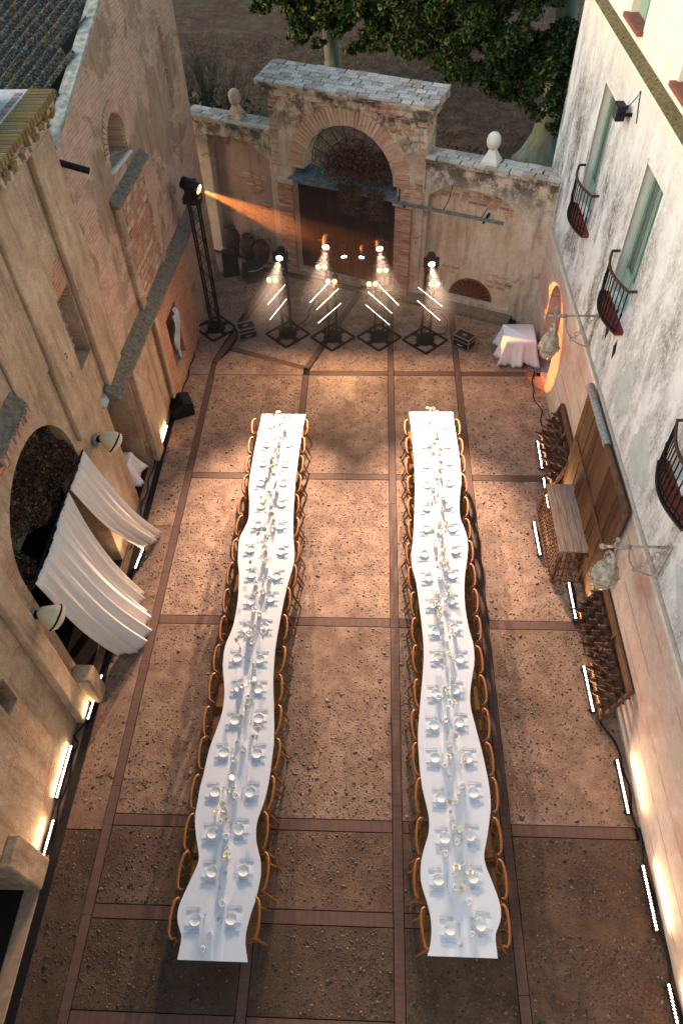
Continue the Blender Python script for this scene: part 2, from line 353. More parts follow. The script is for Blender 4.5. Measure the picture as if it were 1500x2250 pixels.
def m_napkin():
    n = NT('printed_napkin'); f = n.noise(70, 3, .6); m = n.step(n.noise(45, 3), .52, .56)
    n.base(n.mix(m, C('e2e2e3'), C('cdd3de'))); n.bump(f, .1, .005); return n.done(.9)
M['napkin'] = m_napkin()
def m_field():
    n = NT('ploughed_earth'); a = n.noise(.12, 6, .65); b = n.noise(1.4, 7, .75); c = n.noise(9, 5, .7)
    base = n.ramp(b, [(.3, C('32241c')), (.5, C('4c392d')), (.7, C('655141'))])
    base = n.mix(n.math('MULTIPLY', n.step(a, .5, .66), .7), base, C('4b4630')); n.base(base); n.bump(n.mix(.5, b, c), .9, .12); return n.done(.95, 0, .1)
M['field'] = m_field()
M['bark'] = simple('pale_plane_bark', '62695f', .85, var=.35, scale=3, stretch=(2, 2, .5), bump=.4)
M['twig'] = simple('dark_twig', '3b3a38', .9, var=.3)
M['leaf'] = attr_mat('leaf', .6); M['dry'] = attr_mat('dried_leaf', .9); M['pebble'] = attr_mat('river_pebble', .55, 20, .35)
M['led'] = emit('warm_led_lens', (1, .86, .76, 1), 8)
M['bar'] = emit('stage_bar_lens', (1, .80, .68, 1), 2.5)
M['lamp'] = emit('blinder_bulb', (1, .38, .08, 1), 2.2)
M['head'] = emit('moving_head_lens', (1, .84, .64, 1), 6)
M['orange'] = emit('orange_lens', (1, .35, .06, 1), 10)
# ------------------------------------------------------------------ ground
ground = npmesh('ground', np.array([(-150, -60, -.12), (150, -60, -.12), (150, 260, -.12), (-150, 260, -.12)], float), np.array([[0, 1, 2, 3]]), M['field'])
ground['kind'] = 'structure'
yard = MB().flat([(-5.2, -2), (4.5, -2), (4.5, 17.3), (-5.0, 20.6)], -.10, -.045).build('courtyard_floor', M['base']); yard['kind'] = 'structure'
G = .008
XB = [(-5.05, -4.19), (-4.04, -1.755), (-1.605, .42), (.57, 2.12), (2.27, 4.32)]
YT = [(-1.8, None), (.86, 1.037), (2.17, 2.36), (3.485, 3.66), (7.21, 7.39), (11.0, 11.17), (14.61, 14.78)]
def slab(poly):
    yc = sum(p[1] for p in poly)/len(poly); xc = sum(p[0] for p in poly)/len(poly)
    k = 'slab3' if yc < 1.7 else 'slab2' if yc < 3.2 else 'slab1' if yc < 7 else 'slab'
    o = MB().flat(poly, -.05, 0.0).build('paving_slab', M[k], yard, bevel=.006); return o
rows = [(-1.8, .86), (1.037, 2.17), (2.36, 3.485), (3.66, 7.21), (7.39, 11.0), (11.17, 14.61)]
for ci, (x0, x1) in enumerate(XB):
    rr = rows
    if ci == 0: rr = [(-1.8, 3.4), (3.4, 9.6), (9.6, 14.61)]
    if ci == 4: rr = [(-1.8, 3.485), (3.66, 7.21), (7.39, 11.0), (11.17, 14.61)]
    if ci == 3: rr = [(-1.8, 2.17)]+rows[2:]
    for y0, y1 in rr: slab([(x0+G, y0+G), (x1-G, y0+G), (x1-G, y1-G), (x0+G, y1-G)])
def backy(x): return 18.95+(x+.8)*math.tan(R(-23))
slab([(-4.95, 14.62), (-4.19, 14.62), (-4.19, 15.2), (-3.0, 19.8), (-4.9, 20.5)])
slab([(-4.04, 14.62), (-1.76, 14.62), (-1.76, 14.85), (-3.75, 15.6), (-4.04, 15.1)])
slab([(-3.72, 15.75), (-1.7, 14.98), (-.3, 18.4), (-.4, 18.78), (-2.85, 19.75)])
slab([(-1.6, 14.79), (.42-G, 14.79), (.42-G, 18.4), (-.15, 18.65)])
slab([(.57+G, 14.79), (2.12-G, 14.79), (2.12-G, 17.7), (.57+G, 18.35)])
slab([(2.27+G, 14.79), (4.32, 14.79), (4.32, 16.8), (2.27+G, 17.6)])
def band(poly, mat='band'): return MB().flat(poly, -.05, .003).build('paving_band', M[mat], yard)
def vb(x0, x1, ys):
    for a, b in zip(ys, ys[1:]): band([(x0+G*.6, a+.003), (x1-G*.6, a+.003), (x1-G*.6, b-.003), (x0+G*.6, b-.003)])
vb(-4.19, -4.04, [-1.8, .3, 2.2, 4.1, 6.4, 8.4, 11.6, 13.2, 15.1]); vb(-1.755, -1.605, [-1.8, .86, 2.17, 5, 8, 11, 14.61])
vb(.42, .57, [-1.8, 1.0, 3.9, 7.2, 10.3, 14.61, 18.4]); vb(2.12, 2.27, [-1.8, 1.4, 3.6, 6.9, 9.8, 12.3, 15.9, 17.65])
def hb(y0, y1, segs):
    for a, b in segs: band([(a+.012, y0+G*.6), (b-.012, y0+G*.6), (b-.012, y1-G*.6), (a+.012, y1-G*.6)], 'band2')
S5 = [(-4.04, -1.755), (-1.605, .42), (.57, 2.12), (2.27, 4.2)]
hb(.86, 1.037, S5[:2]); hb(2.17, 2.36, S5[:3])
for y0, y1 in YT[3:]: hb(y0, y1, S5 if y0 < 14 else S5[1:])
def diag(a, b, w=.15):
    a, b = Vector(a), Vector(b); d = (b-a).normalized(); p = Vector((-d.y, d.x))*w/2
    band([tuple(a+p)[:2], tuple(a-p)[:2], tuple(b-p)[:2], tuple(b+p)[:2]])
diag((-4.1, 15.12), (-2.93, 18.9)); diag((-3.72, 15.7), (-1.75, 14.9)); diag((-1.68, 14.9), (-.3, 18.5))
# pebbles pressed into the slabs
NPB = 105000
px = rng.uniform(-4.9, 4.3, NPB); py = 19.5*rng.uniform(0, 1, NPB)**1.12-.2
keep = py < 18.6+(px+.8)*math.tan(R(-23))
for a, b in ((-4.22, -4.01), (-1.785, -1.575), (.39, .60), (2.09, 2.30)): keep &= ~((px > a) & (px < b) & ~((py > 14.7) & (px < 0)))
for a, b in ((.83, 1.07), (2.14, 2.39), (3.455, 3.69), (7.18, 7.42), (10.97, 11.2), (14.58, 14.81)): keep &= ~((py > a) & (py < b))
ph = np.sin(px*1.7+py*.9)+np.sin(px*.6-py*1.3+2)+np.sin(px*3.1+1)*.5
keep &= rng.uniform(-3.2, 2.6, NPB) < ph
px, py = px[keep], py[keep]; n = len(px)
sz = np.clip(rng.lognormal(-4.2, .36, n), .009, .05); asp = rng.uniform(.4, .9, n); an = rng.normal(0.1, .9, n)
ang6 = np.arange(6)*math.pi/3
ring = np.stack([np.cos(ang6), np.sin(ang6)], 1)
loc = np.concatenate([np.c_[ring, np.zeros(6)], np.c_[ring*.68, np.full(6, .75)], [[0, 0, 1.]]])
hgt = sz*rng.uniform(.12, .34, n)
L3 = loc[None]*np.stack([sz, sz*asp, hgt], 1)[:, None, :]
L3[:, :12, :2] *= rng.uniform(.82, 1.15, (n, 12, 1))
ca, sa = np.cos(an)[:, None], np.sin(an)[:, None]
P3 = np.stack([L3[..., 0]*ca-L3[..., 1]*sa+px[:, None], L3[..., 0]*sa+L3[..., 1]*ca+py[:, None], L3[..., 2]-.0005], 2)
fl = [(i, (i+1) % 6, 6+(i+1) % 6) for i in range(6)]+[(i, 6+(i+1) % 6, 6+i) for i in range(6)]+[(6+i, 6+(i+1) % 6, 12) for i in range(6)]
F3 = (np.arange(n)[:, None, None]*13+np.array(fl)[None]).reshape(-1, 3)
pal = np.array([C('3b312b')[:3], C('4a3b33')[:3], C('5f4a3e')[:3], C('70503f')[:3], C('7f6856')[:3], C('957d68')[:3], C('4c4440')[:3], C('2d2623')[:3]])
pc = pal[rng.choice(8, n, p=[.20, .22, .20, .12, .10, .04, .05, .07])]*rng.uniform(.8, 1.15, (n, 1))
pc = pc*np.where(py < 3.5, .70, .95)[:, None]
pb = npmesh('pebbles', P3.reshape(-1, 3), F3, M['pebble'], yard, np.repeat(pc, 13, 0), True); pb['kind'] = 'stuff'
MB().box(-4.9, -4.765, -1, 15.75, -.04, .012).build('cable_channel', M['rubber'], yard)
MB().box(-5.15, -4.91, -1, 3.0, -.08, .03).build('kerb_stone', simple('pale_kerb_stone', '9a8066', .85), yard, bevel=.01)

M['stone'] = m_tile('rubble_stone', [C('b5a58e'), C('c9b79b'), C('a08a72'), C('b98a5c')], C('6a6258'))
# ------------------------------------------------------------------ walls and houses (each in its own frame: x along the wall, -y into the yard)
def frame(name, label, cat, loc, deg): return thing(name, label, cat, loc, R(deg))
def shared(name, mb, mat):
    me = mb.mesh(name); me.materials.append(M[mat]); return me
unit = MB().box(-.5, .5, -.5, .5, -.5, .5)
BRM = {k: shared('brick_'+k, unit, k) for k in ('coping', 'brick', 'vous', 'eave', 'pinkbrick')}
def bricks(root, name, key, x0, x1, y0, y1, z, rows, bw, th, jit=.004, tilt=0.0):
    d = (y1-y0)/rows
    for r in range(rows):
        x = x0-(bw*.5 if r % 2 else 0)
        while x < x1-.03:
            a, b = max(x, x0), min(x+bw*random.uniform(.85, 1.12), x1); x = x+bw if b < x1 else x1
            b = min(b, x+.0) if x < x1 else b
            if b-a < .05: continue
            yc = y0+d*(r+.5); link(name, BRM[key], root, ((a+b)/2, yc+random.uniform(-.006, .006), z+tilt*(yc-y0)+random.uniform(-jit, jit)),
                 (random.uniform(-.03, .03)+math.atan(tilt), random.uniform(-.02, .02), random.uniform(-.03, .03)), ((b-a)-.010, d-.010, th))
GX, GY = -.8, 18.95
gate = frame('gateway', 'tall plastered brick gateway with a round arch and lichened brick coping', 'gateway', (GX, GY, 0), -23)
AC, AR, AS = .13, 1.28, 3.06
hole = [(-1.52, .01), (1.52, .01), (1.52, AS)]+arc(AC, AS, AR, 0, math.pi, 28)+[(-1.52, AS)]
MB().holed([(-2.1, -.05), (2.25, -.05), (2.25, 4.95), (-2.1, 4.95)], [hole], 0, .62).add([(-2.1, .62, -.05), (2.25, .62, -.05), (2.25, .62, AS), (2.25, .62, 4.95), (-2.1, .62, 4.95)], []).build('wall', M['gate'], gate)
MB().prism([(-2.1, 4.36), (-2.1, 4.94), (2.25, 4.94), (2.25, 4.36)], .625, .63).build('rear_face', M['gate'], gate)
cp = MB()
for z0, z1, o in ((4.72, 4.80, .035), (4.80, 4.98, .09), (4.98, 5.06, .15)): cp.box(-2.1-o, 2.25+o, -o, .64+o, z0, z1)
cp.build('cornice', M['gate'], gate, bevel=.02)
MB().hexa([(-2.3, -.19, 5.06), (2.45, -.19, 5.06), (2.45, .83, 5.06), (-2.3, .83, 5.06), (-2.3, -.19, 5.12), (2.45, -.19, 5.12), (2.45, .83, 5.26), (-2.3, .83, 5.26)]).build('coping_bed', M['gate'], gate)
bricks(gate, 'coping_brick', 'coping', -2.31, 2.46, -.20, .84, 5.135, 6, .28, .05, .010, .14)
nv = 44
for i in range(nv):
    a = math.pi*(i+.5)/nv; rr = AR+.23+random.uniform(-.015, .02)
    link('arch_brick', BRM['vous'], gate, (AC+rr*math.cos(a), +.043+random.uniform(-.012, .010), AS+rr*math.sin(a)), (0, -a+random.uniform(-.015, .015), 0), (.40+random.uniform(-.05, .03), .12, (AR+.1)*math.pi/nv-.014))
for (x0, x1) in ((-1.96, -1.52), (1.52, 1.97)):
    MB().box(x0, x1, -.085, .0, 0, 2.62).build('jamb_pilaster', M['brickonly'], gate)
    MB().box(x0-.06, x1+.06, -.15, -.001, 2.62, 2.76).build('capital', M['gate'], gate, bevel=.02)
    for k in range(36):
        z = .06+k*.071; s = .5 if k % 2 else .34
        for a, b in ((x0, x0+(x1-x0)*s), (x0+(x1-x0)*s, x1)):
            if random.random() < .85: link('jamb_brick', BRM['brick'], gate, ((a+b)/2, -.088+random.uniform(-.012, .006), z), (0, random.uniform(-.015, .015), random.uniform(-.02, .02)), (b-a-.014, .05, .056))
for k in range(34):
    z = 3.0+k*.055
    if abs(z-4.35) < .06: continue
    for x0, x1, sg in ((-2.1, -1.82, -1), (1.98, 2.25, 1)):
        if random.random() < .6: link('quoin_brick', BRM['brick'], gate, ((x0+x1)/2, -.006, z), (0, 0, random.uniform(-.03, .03)), (x1-x0-random.uniform(0, .12), .04, .045))
MB().hexa([(-1.62, -.12, 2.70), (1.60, -.12, 2.70), (1.52, .46, 2.92), (-1.52, .46, 2.92), (-1.62, -.12, 2.76), (1.60, -.12, 2.76), (1.52, .46, 2.98), (-1.52, .46, 2.98)]).build('sheet_metal_hood', M['lead'], gate)
SBM = []
for k in range(4):
    m_ = MB(); rr_ = random.Random(60+k); m_.lathe([(.3, -.5), (.85, -.35), (1.0, 0), (.85, .35), (.3, .5)], 8); m_.v = [(x*rr_.uniform(.8, 1.15), y*rr_.uniform(.8, 1.15), z*rr_.uniform(.8, 1.15)) for x, y, z in m_.v]
    SBM.append(shared('stone_%d' % k, m_, 'stone'))
for k in range(70):
    u = random.uniform(-.6, 2.1); z = random.uniform(4.15, 4.68)-.25*max(0, u-1)*random.random()
    if math.hypot(u-AC, z-AS) < AR+.52: continue
    s_ = random.uniform(.04, .10); link('rubble_stone', SBM[k % 4], gate, (u, .0, z), (R(90)+random.uniform(-.3, .3), random.uniform(0, 6), 0), (s_*random.uniform(1, 1.5), s_, .09))
gd = frame('gate_door', 'dark stained wooden door of vertical boards closing the gateway', 'door', (GX, GY, 0), -23)
for k in range(14):
    x0 = -1.5+k*3.0/14; MB().box(x0+.004, x0+3.0/14-.004, .22+random.uniform(0, .006), .27, .015, 2.69).build('board', M['doorw'], gd, bevel=.004)
MB().box(-1.5, 1.5, .27, .30, .3, .45).box(-1.5, 1.5, .27, .30, 2.3, 2.45).build('rail', M['doorw'], gd)
# grille behind the arch
gr = frame('arch_grille', 'curved black wrought iron grille filling the gateway arch', 'grille', (GX, GY, 0), -23)
for k in range(9):
    a = math.pi*(k+1)/10; MB().tube([(AC+.25*math.cos(a), .45, AS+.25*math.sin(a)), (AC+AR*.99*math.cos(a), .45, AS+AR*.99*math.sin(a))], .011, 5).build('bar', M['iron'], gr)
for q in (.25, .62, .98): MB().tube([(x, .45, z) for x, z in arc(AC, AS, AR*q, 0, math.pi, 20)], .011, 5).build('ring', M['iron'], gr)
def lowwall(name, label, x0, x1, rec, mat, zt=3.84):
    w = frame(name, label, 'wall', (GX, GY, 0), -23)
    MB().holed([(x0, -.05), (x1, -.05), (x1, zt), (x0, zt)], [rec], .04, .30).build('wall', M['lowwall'], w)
    MB().prism(rec, .285, .30).build('recessed_panel', M[mat], w)
    MB().box(x0, x1, .302, .46, -.05, zt).build('rear_face', M['lowwall'], w)
    MB().box(x0, x1, -.04, .54, zt-.02, zt+.08).build('coping_bed', M['lowwall'], w, bevel=.015)
    bricks(w, 'coping_brick', 'coping', x0, x1, -.06, .56, zt+.10, 3, .30, .05, .006)
    return w
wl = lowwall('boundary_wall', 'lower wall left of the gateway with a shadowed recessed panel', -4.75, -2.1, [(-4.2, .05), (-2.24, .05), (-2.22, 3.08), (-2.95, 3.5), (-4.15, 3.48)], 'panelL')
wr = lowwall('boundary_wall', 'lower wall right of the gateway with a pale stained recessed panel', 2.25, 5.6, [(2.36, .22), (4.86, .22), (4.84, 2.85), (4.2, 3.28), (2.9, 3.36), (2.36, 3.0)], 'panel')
MB().box(2.0, 5.0, -.36, .035, -.03, .13).build('base_step', M['ledge'], wr, bevel=.02)
# exposed brick courses on the panels: laid in broken patches
for root, cells in ((wr, [(2.5, 4.6, 2.75, 3.2, .55), (3.9, 4.7, .55, 1.25, .42), (2.45, 3.2, .8, 1.1, .35)]), (wl, [(-3.6, -2.35, 2.05, 2.6, .6), (-4.0, -2.3, .9, 1.75, .55)])):
    for x0, x1, z0, z1, pr in cells:
        zc = (z0+z1)/2; xc = (x0+x1)/2
        for r in range(int((z1-z0)/.07)):
            z = z0+r*.07; x = x0+random.uniform(0, .2)
            while x < x1:
                d = ((x-xc)/(x1-x0)*2)**2+((z-zc)/(z1-z0)*2)**2
                if random.random() < pr*1.6*(1.15-d): link('exposed_brick', BRM['brick'], root, (x+.12, .280, z), (0, random.uniform(-.03, .03), random.uniform(-.02, .02)), (random.uniform(.15, .25), .03, .05))
                x += .27
# finials
def finial(u, label):
    p = Matrix.Rotation(R(-23), 4, 'Z') @ Vector((u, .25, 0))
    t = thing('stone_finial', label, 'finial', (GX+p.x, GY+p.y, 3.965), R(-23), 'stone ball finials')
    MB().box(-.2, .2, -.2, .2, 0, .09).hexa([(-.18, -.18, .09), (.18, -.18, .09), (.18, .18, .09), (-.18, .18, .09), (-.07, -.07, .33), (.07, -.07, .33), (.07, .07, .33), (-.07, .07, .33)]).build('pedestal', M['reveal'] if u > 0 else M['gate'], t, bevel=.012)
    MB().lathe([(.01, .31), (.08, .32), (.14, .38), (.165, .47), (.165, .54), (.14, .63), (.08, .69), (.01, .70)], 16).build('ball', M['reveal'] if u > 0 else M['gate'], t, True)
finial(-3.22, 'weathered stone ball finial on the wall left of the gateway'); finial(3.8, 'pale stone ball finial on the wall right of the gateway')
# fan vent, steel rail
fv = frame('fan_vent', 'half-round rusty iron fan vent at the foot of the right panel', 'vent', (GX, GY, 0), -23)
MB().prism([(3.08, .17)]+arc(3.70, .17, .62, math.pi, 0, 20), .262, .284).build('backing', M['inner'], fv)
MB().tube([(x, .25, z) for x, z in arc(3.70, .17, .60, 0, math.pi, 20)], .025, 5).build('rim', M['rust'], fv)
for k in range(13):
    a = math.pi*k/12; MB().tube([(3.7+.15*math.cos(a), .25, .17+.15*math.sin(a)), (3.7+.6*math.cos(a), .25, .17+.6*math.sin(a))], .014, 4).build('spoke', M['rust'], fv)
MB().tube([(x, .25, z) for x, z in arc(3.70, .17, .38, 0, math.pi, 16)], .010, 4).build('ring', M['iron'], fv)
rl = frame('steel_rail', 'long grey steel rail across the right panel', 'rail', (GX, GY, 0), -23)
MB().box(1.5, 4.42, -.20, -.14, 2.72, 2.79).build('bar', M['lead'], rl)
for u, l in ((1.78, .14), (3.9, .14)): MB().box(u, u+.05, -.20, .285 if u > 2 else -.08, 2.66, 2.72).build('bracket', M['iron'], rl)
MB().tube([(2.85, -.17, 2.79), (2.95, -.1, 3.05), (2.93, .2, 3.3)], .012, 5).tube([(3.85, -.17, 2.79), (3.95, -.05, 3.02)], .012, 5).build('stay', M['iron'], rl)
MB().box(1.63, 1.66, -.17, -.13, 2.77, 3.1).build('hanger', M['iron'], rl)
# dark timber kerb and black cable cover along the foot of the gateway
MB().tube([(-3.3, 19.5, .02), (-1.35, 18.76, .02), (.62, 18.02, .02), (2.1, 17.42, .02), (3.35, 16.95, .02), (3.9, 16.80, .02)], .09, 6).build('cable_cover', M['rubber'], yard)
# ---------------------------------------------------------------- left house, near part
nh = frame('left_house', 'ochre plastered house on the left with pilasters and a curtained archway', 'house', (-5.0, 0, 0), 90)
AN = [(5.9, .01), (8.68, .01), (8.68, 3.2)]+arc(7.29, 3.2, 1.39, 0, math.pi, 28)[1:]
ho = [AN, [(10.32, .01), (11.36, .01), (11.36, 2.35), (11.1, 2.7), (10.7, 2.86), (10.32, 2.8)], [(9.8, 3.95), (10.5, 3.95), (10.5, 5.3), (9.8, 5.3)],
      [(4.22, 2.35), (4.52, 2.3), (4.54, 2.9), (4.25, 2.95)], [(-1.2, .01), (2.5, .01), (2.5, 2.75), (-1.2, 2.75)]]
MB().holed([(-3, -.05), (11.45, -.05), (11.45, 7.4), (-3, 7.4)], ho, .06, .62).build('wall', M['tan'], nh)
for x0, x1, z0, z1, y0 in ((10.56, 11.47, 2.93, 7.36, -.05), (8.84, 9.72, 3.25, 7.36, -.04), (5.15, 5.52, 0, 7.36, -.09), (2.9, 3.3, 3.0, 7.36, -.05), (1.2, 1.6, 3.0, 7.36, -.05)):
    MB().box(x0, x1, y0, .058, z0, z1).build('pilaster', M['tan2'], nh, bevel=.025)
MB().box(7.72, 8.83, .01, .058, 4.85, 7.36).build('raised_panel', M['tan2'], nh, bevel=.02)
MB().box(5.53, 5.86, -.30, .058, 0, .85).build('pier_base', M['tan'], nh, bevel=.04)
MB().box(2.5, 2.95, -.12, .058, 0, 1.3).build('pier', M['tan'], nh, bevel=.03)
MB().hexa([(6.5, -.14, 5.08), (7.68, -.14, 5.08), (7.68, .058, 5.0), (6.5, .058, 5.0), (6.5, -.1, 5.2), (7.68, -.1, 5.2), (7.68, .058, 5.4), (6.5, .058, 5.4)]).build('broken_hood', M['ledge'], nh, bevel=.02)
for k in range(16): link('hood_brick', BRM['brick'], nh, (6.55+k*.072, -.13+random.uniform(-.02, .02), 5.12), (0, 0, 0), (.055, .06, .12))
MB().box(9.75, 10.55, .34, .36, 3.9, 5.35).build('blocked_window', M['wmortar'], nh)
for r in range(19):
    for c in range(3):
        link('window_brick', BRM['coping'], nh, (9.86+c*.24+(.1 if r % 2 else 0), .33, 3.99+r*.07), (0, 0, 0), (.21, .03, .055))
MB().hexa([(10.15, -.02, 2.82), (10.75, -.02, 2.82), (10.75, .3, 2.82), (10.15, .3, 2.82), (10.15, .0, 2.95), (10.75, .0, 2.95), (10.75, .3, 3.1), (10.15, .3, 3.1)]).build('sill', M['wmortar'], nh, bevel=.03)
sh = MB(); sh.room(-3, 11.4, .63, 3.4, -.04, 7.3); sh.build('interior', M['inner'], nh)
for a_, b_ in ((-1.2, 2.5), (5.9, 8.68), (10.32, 11.36)): MB().box(a_, b_, .062, .64, -.03, .02).build('doorway_shade_strip', M['inner'], nh)  # near-black strips paint the doorways' shade onto their floors
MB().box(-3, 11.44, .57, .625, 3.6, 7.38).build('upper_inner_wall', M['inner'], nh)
cn = MB()
for z0, z1, o in ((7.36, 7.50, .06), (7.50, 7.64, .13), (7.64, 7.80, .22)): cn.box(-3, 11.45+o*.4, -o, .3, z0, z1)
cn.build('cornice', M['tan'], nh, bevel=.03)
MB().box(-3, 11.5, -.27, .58, 7.80, 7.896).build('eave_bed', M['wmortar'], nh)
for k in range(36): link('eave_brick', BRM['eave'], nh, (11.44-k*.118, -.10, 7.853+random.uniform(-.003, .004)), (random.uniform(-.008, .008), 0, random.uniform(-.03, .03)), (.082, .38, .11))
for k in range(30): link('eave_row_brick', BRM['pinkbrick'], nh, (11.3-k*.14, .19, 7.86), (0, 0, random.uniform(-.03, .03)), (.10, .10, .09))
for k in range(46):
    x = 11.4-k*.1+random.uniform(-.03, .03); link('corbel_stone', BRM['eave' if k % 3 else 'vous'], nh, (x, -.235+random.uniform(-.03, .02), 7.70+random.uniform(-.05, .04)), (random.uniform(-.4, .4), random.uniform(-.3, .3), random.uniform(-.4, .4)), (random.uniform(.05, .13), .08, random.uniform(.05, .12)))
MB().box(-3, 11.05, .36, .62, 7.80, 8.25).build('parapet', M['lowwall'], nh, bevel=.02)
bricks(nh, 'parapet_brick', 'coping', 7.0, 11.07, .34, .64, 8.27, 2, .3, .05)
for ch, y, z, sz in (('2', 9.34, 4.62, .17), ('?', 9.30, 4.28, .17)):
    fc = bpy.data.curves.new('painted_mark', 'FONT'); fc.body = ch; fc.size = sz; fc.extrude = .001; fc.materials.append(M['iron'])
    to = bpy.data.objects.new('tmp', fc); COL.objects.link(to); me = bpy.data.meshes.new_from_object(to); bpy.data.objects.remove(to); fo = link('painted_mark', me, nh); fo.location = (y, -.044, z); fo.rotation_euler = (R(90), R(-8), 0)
# ---------------------------------------------------------------- left house, tall gabled part
fh = frame('gabled_house', 'tall gabled house of worn plaster and exposed brick at back left', 'house', (-5.0, 11.0, 0), 90-2.437)
def rake(u): return 6.93+.313*u
fo_ = [(.44, -.05), (8.45, -.05), (8.45, rake(8.45)), (.44, rake(.44))]
aw = [(2.52, 5.80), (3.58, 5.68), (3.58, 6.02)]+arc(3.05, 6.02, .53, 0, math.pi, 12)[1:]
fho = [[(6.95, 5.08), (7.18, 5.08), (7.18, 6.78), (6.95, 6.78)], aw, [(3.02, .5), (3.95, .5), (3.95, 2.05), (3.02, 2.05)]]
MB().holed(fo_, fho, 0, .55, .12).build('wall', M['brickwall'], fh)
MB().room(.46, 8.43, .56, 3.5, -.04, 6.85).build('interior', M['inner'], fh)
MB().prism([(.44, rake(.44)-.02), (8.45, rake(8.45)-.02), (8.45, rake(8.45)+.05), (.44, rake(.44)+.05)], -.05, .16).build('verge', simple('verge_mortar', '8f8f84', .9, var=.5, scale=9, bump=.5), fh)
MB().hexa([(-.62, -.26, 2.80), (6.7, -.26, 2.72), (6.7, -.002, 2.72), (-.62, -.002, 2.80), (-.62, -.26, 2.88), (6.7, -.26, 2.78), (6.7, -.002, 3.0), (-.62, -.002, 3.10)]).build('string_course', M['ledge'], fh, bevel=.015)
MB().box(2.0, 2.28, -.10, -.002, 3.04, 5.3).build('panel_frame', M['brickwall'], fh, bevel=.02); MB().box(3.9, 4.15, -.07, -.002, 3.02, 5.3).build('panel_frame', M['brickwall'], fh, bevel=.02)
MB().hexa([(1.95, -.17, 5.28), (4.2, -.17, 5.28), (4.2, -.002, 5.28), (1.95, -.002, 5.28), (1.95, -.15, 5.34), (4.2, -.15, 5.34), (4.2, -.002, 5.46), (1.95, -.002, 5.46)]).build('panel_hood', M['ledge'], fh, bevel=.012)
MB().box(2.3, 3.88, -.03, -.002, 3.05, 5.2).build('brick_panel', M['brickonly'], fh)
for r in range(14):
    for c in range(6):
        if random.random() < .75: link('panel_brick', BRM['brick'], fh, (2.45+c*.255+(.12 if r % 2 else 0), -.033, 3.18+r*.145), (0, 0, random.uniform(-.03, .03)), (.23, .03, .115))
MB().holed([(2.35, .0), (5.3, .0), (5.3, 2.70), (2.35, 2.70)], [[(3.05, .53), (3.92, .53), (3.92, 2.02), (3.05, 2.02)]], -.10, -.002).build('brick_surround', M['brickonly'], fh)
MB().box(3.02, 3.95, .34, .36, .5, 2.05).build('shutter_board', M['oak'], fh)
MB().box(.5, .95, -.14, -.002, 0, 2.72).build('pier', M['tan'], fh, bevel=.03); MB().box(1.0, 2.3, -.04, -.002, 0, 2.70).build('plaster_panel', M['tan'], fh, bevel=.02)
MB().box(2.3, 2.45, -.16, -.10, 0, 2.7).build('corner_strip', M['tan2'], fh, bevel=.02)
for k in range(24): # arched window surround and slit reveal in brick
    a = math.pi*(k+.5)/24; link('arch_brick', BRM['vous'], fh, (3.05+.64*math.cos(a), -.004, 6.02+.64*math.sin(a)), (0, -a, 0), (.2, .05, .066))
for k in range(22):
    link('slit_brick', BRM['vous'], fh, (7.17, .12, 5.12+k*.075), (0, 0, 0), (.04, .22, .06)); link('window_reveal_brick', BRM['brick'], fh, (3.565, .2, 5.70+k*.028), (0, 0, 0), (.05, .35, .024))
MB().hexa([(2.42, -.05, 5.72), (3.66, -.05, 5.60), (3.66, .3, 5.60), (2.42, .3, 5.72), (2.42, -.05, 5.79), (3.66, -.05, 5.67), (3.66, .3, 5.68), (2.42, .3, 5.80)]).build('window_sill', M['wmortar'], fh, bevel=.02)
e = gnd(197, 376, 6.62); a = Matrix.Rotation(R(90-2.437), 4, 'Z') @ Vector((.5, .1, 0))+Vector((-5, 11, 6.85))
tag(MB().tube([a, e], .055, 8).build('roof_spout', M['iron']), 'black pipe spout sticking out below the left roof verge', 'pipe')
# corrugated roof, ribs running square to the gateway
rx, ry = math.sin(R(23)), math.cos(R(23)); sxv, syv = -ry, rx
verts = []; NA, NB_ = 440, 16
for i in range(NA):
    for j in range(NB_):
        s_ = -3.0+i*.0225; t_ = -2.4+j*.85; x = -5.25+sxv*s_+rx*t_; y = 11.5+syv*s_+ry*t_
        verts.append((x, y, 7.17+.33*(rx*(x+5)+ry*(y-11.5))+.055*math.sin(s_*2*math.pi/.23)+.012*(j % 2)))
V3 = np.array(verts).reshape(NA, NB_, 3); wall_x = -5.12+.0425*(V3[..., 1]-11)
faces = []
for i in range(NA-1):
    for j in range(NB_-1):
        q = V3[i:i+2, j:j+2].reshape(-1, 3)
        if np.all(q[:, 0] < -5.05+.0425*(q[:, 1]-11)) and q[:, 1].min() > 8.2 and not (q[:, 1].min() < 11.3 and q[:, 0].max() > -5.62): faces.append((i*NB_+j, i*NB_+j+1, (i+1)*NB_+j+1, (i+1)*NB_+j))
rf = npmesh('corrugated_roof', V3.reshape(-1, 3), np.array(faces), M['roof'], None, smooth=True)
tag(rf, 'dark corrugated roof with ochre lichen at top left', 'roof')
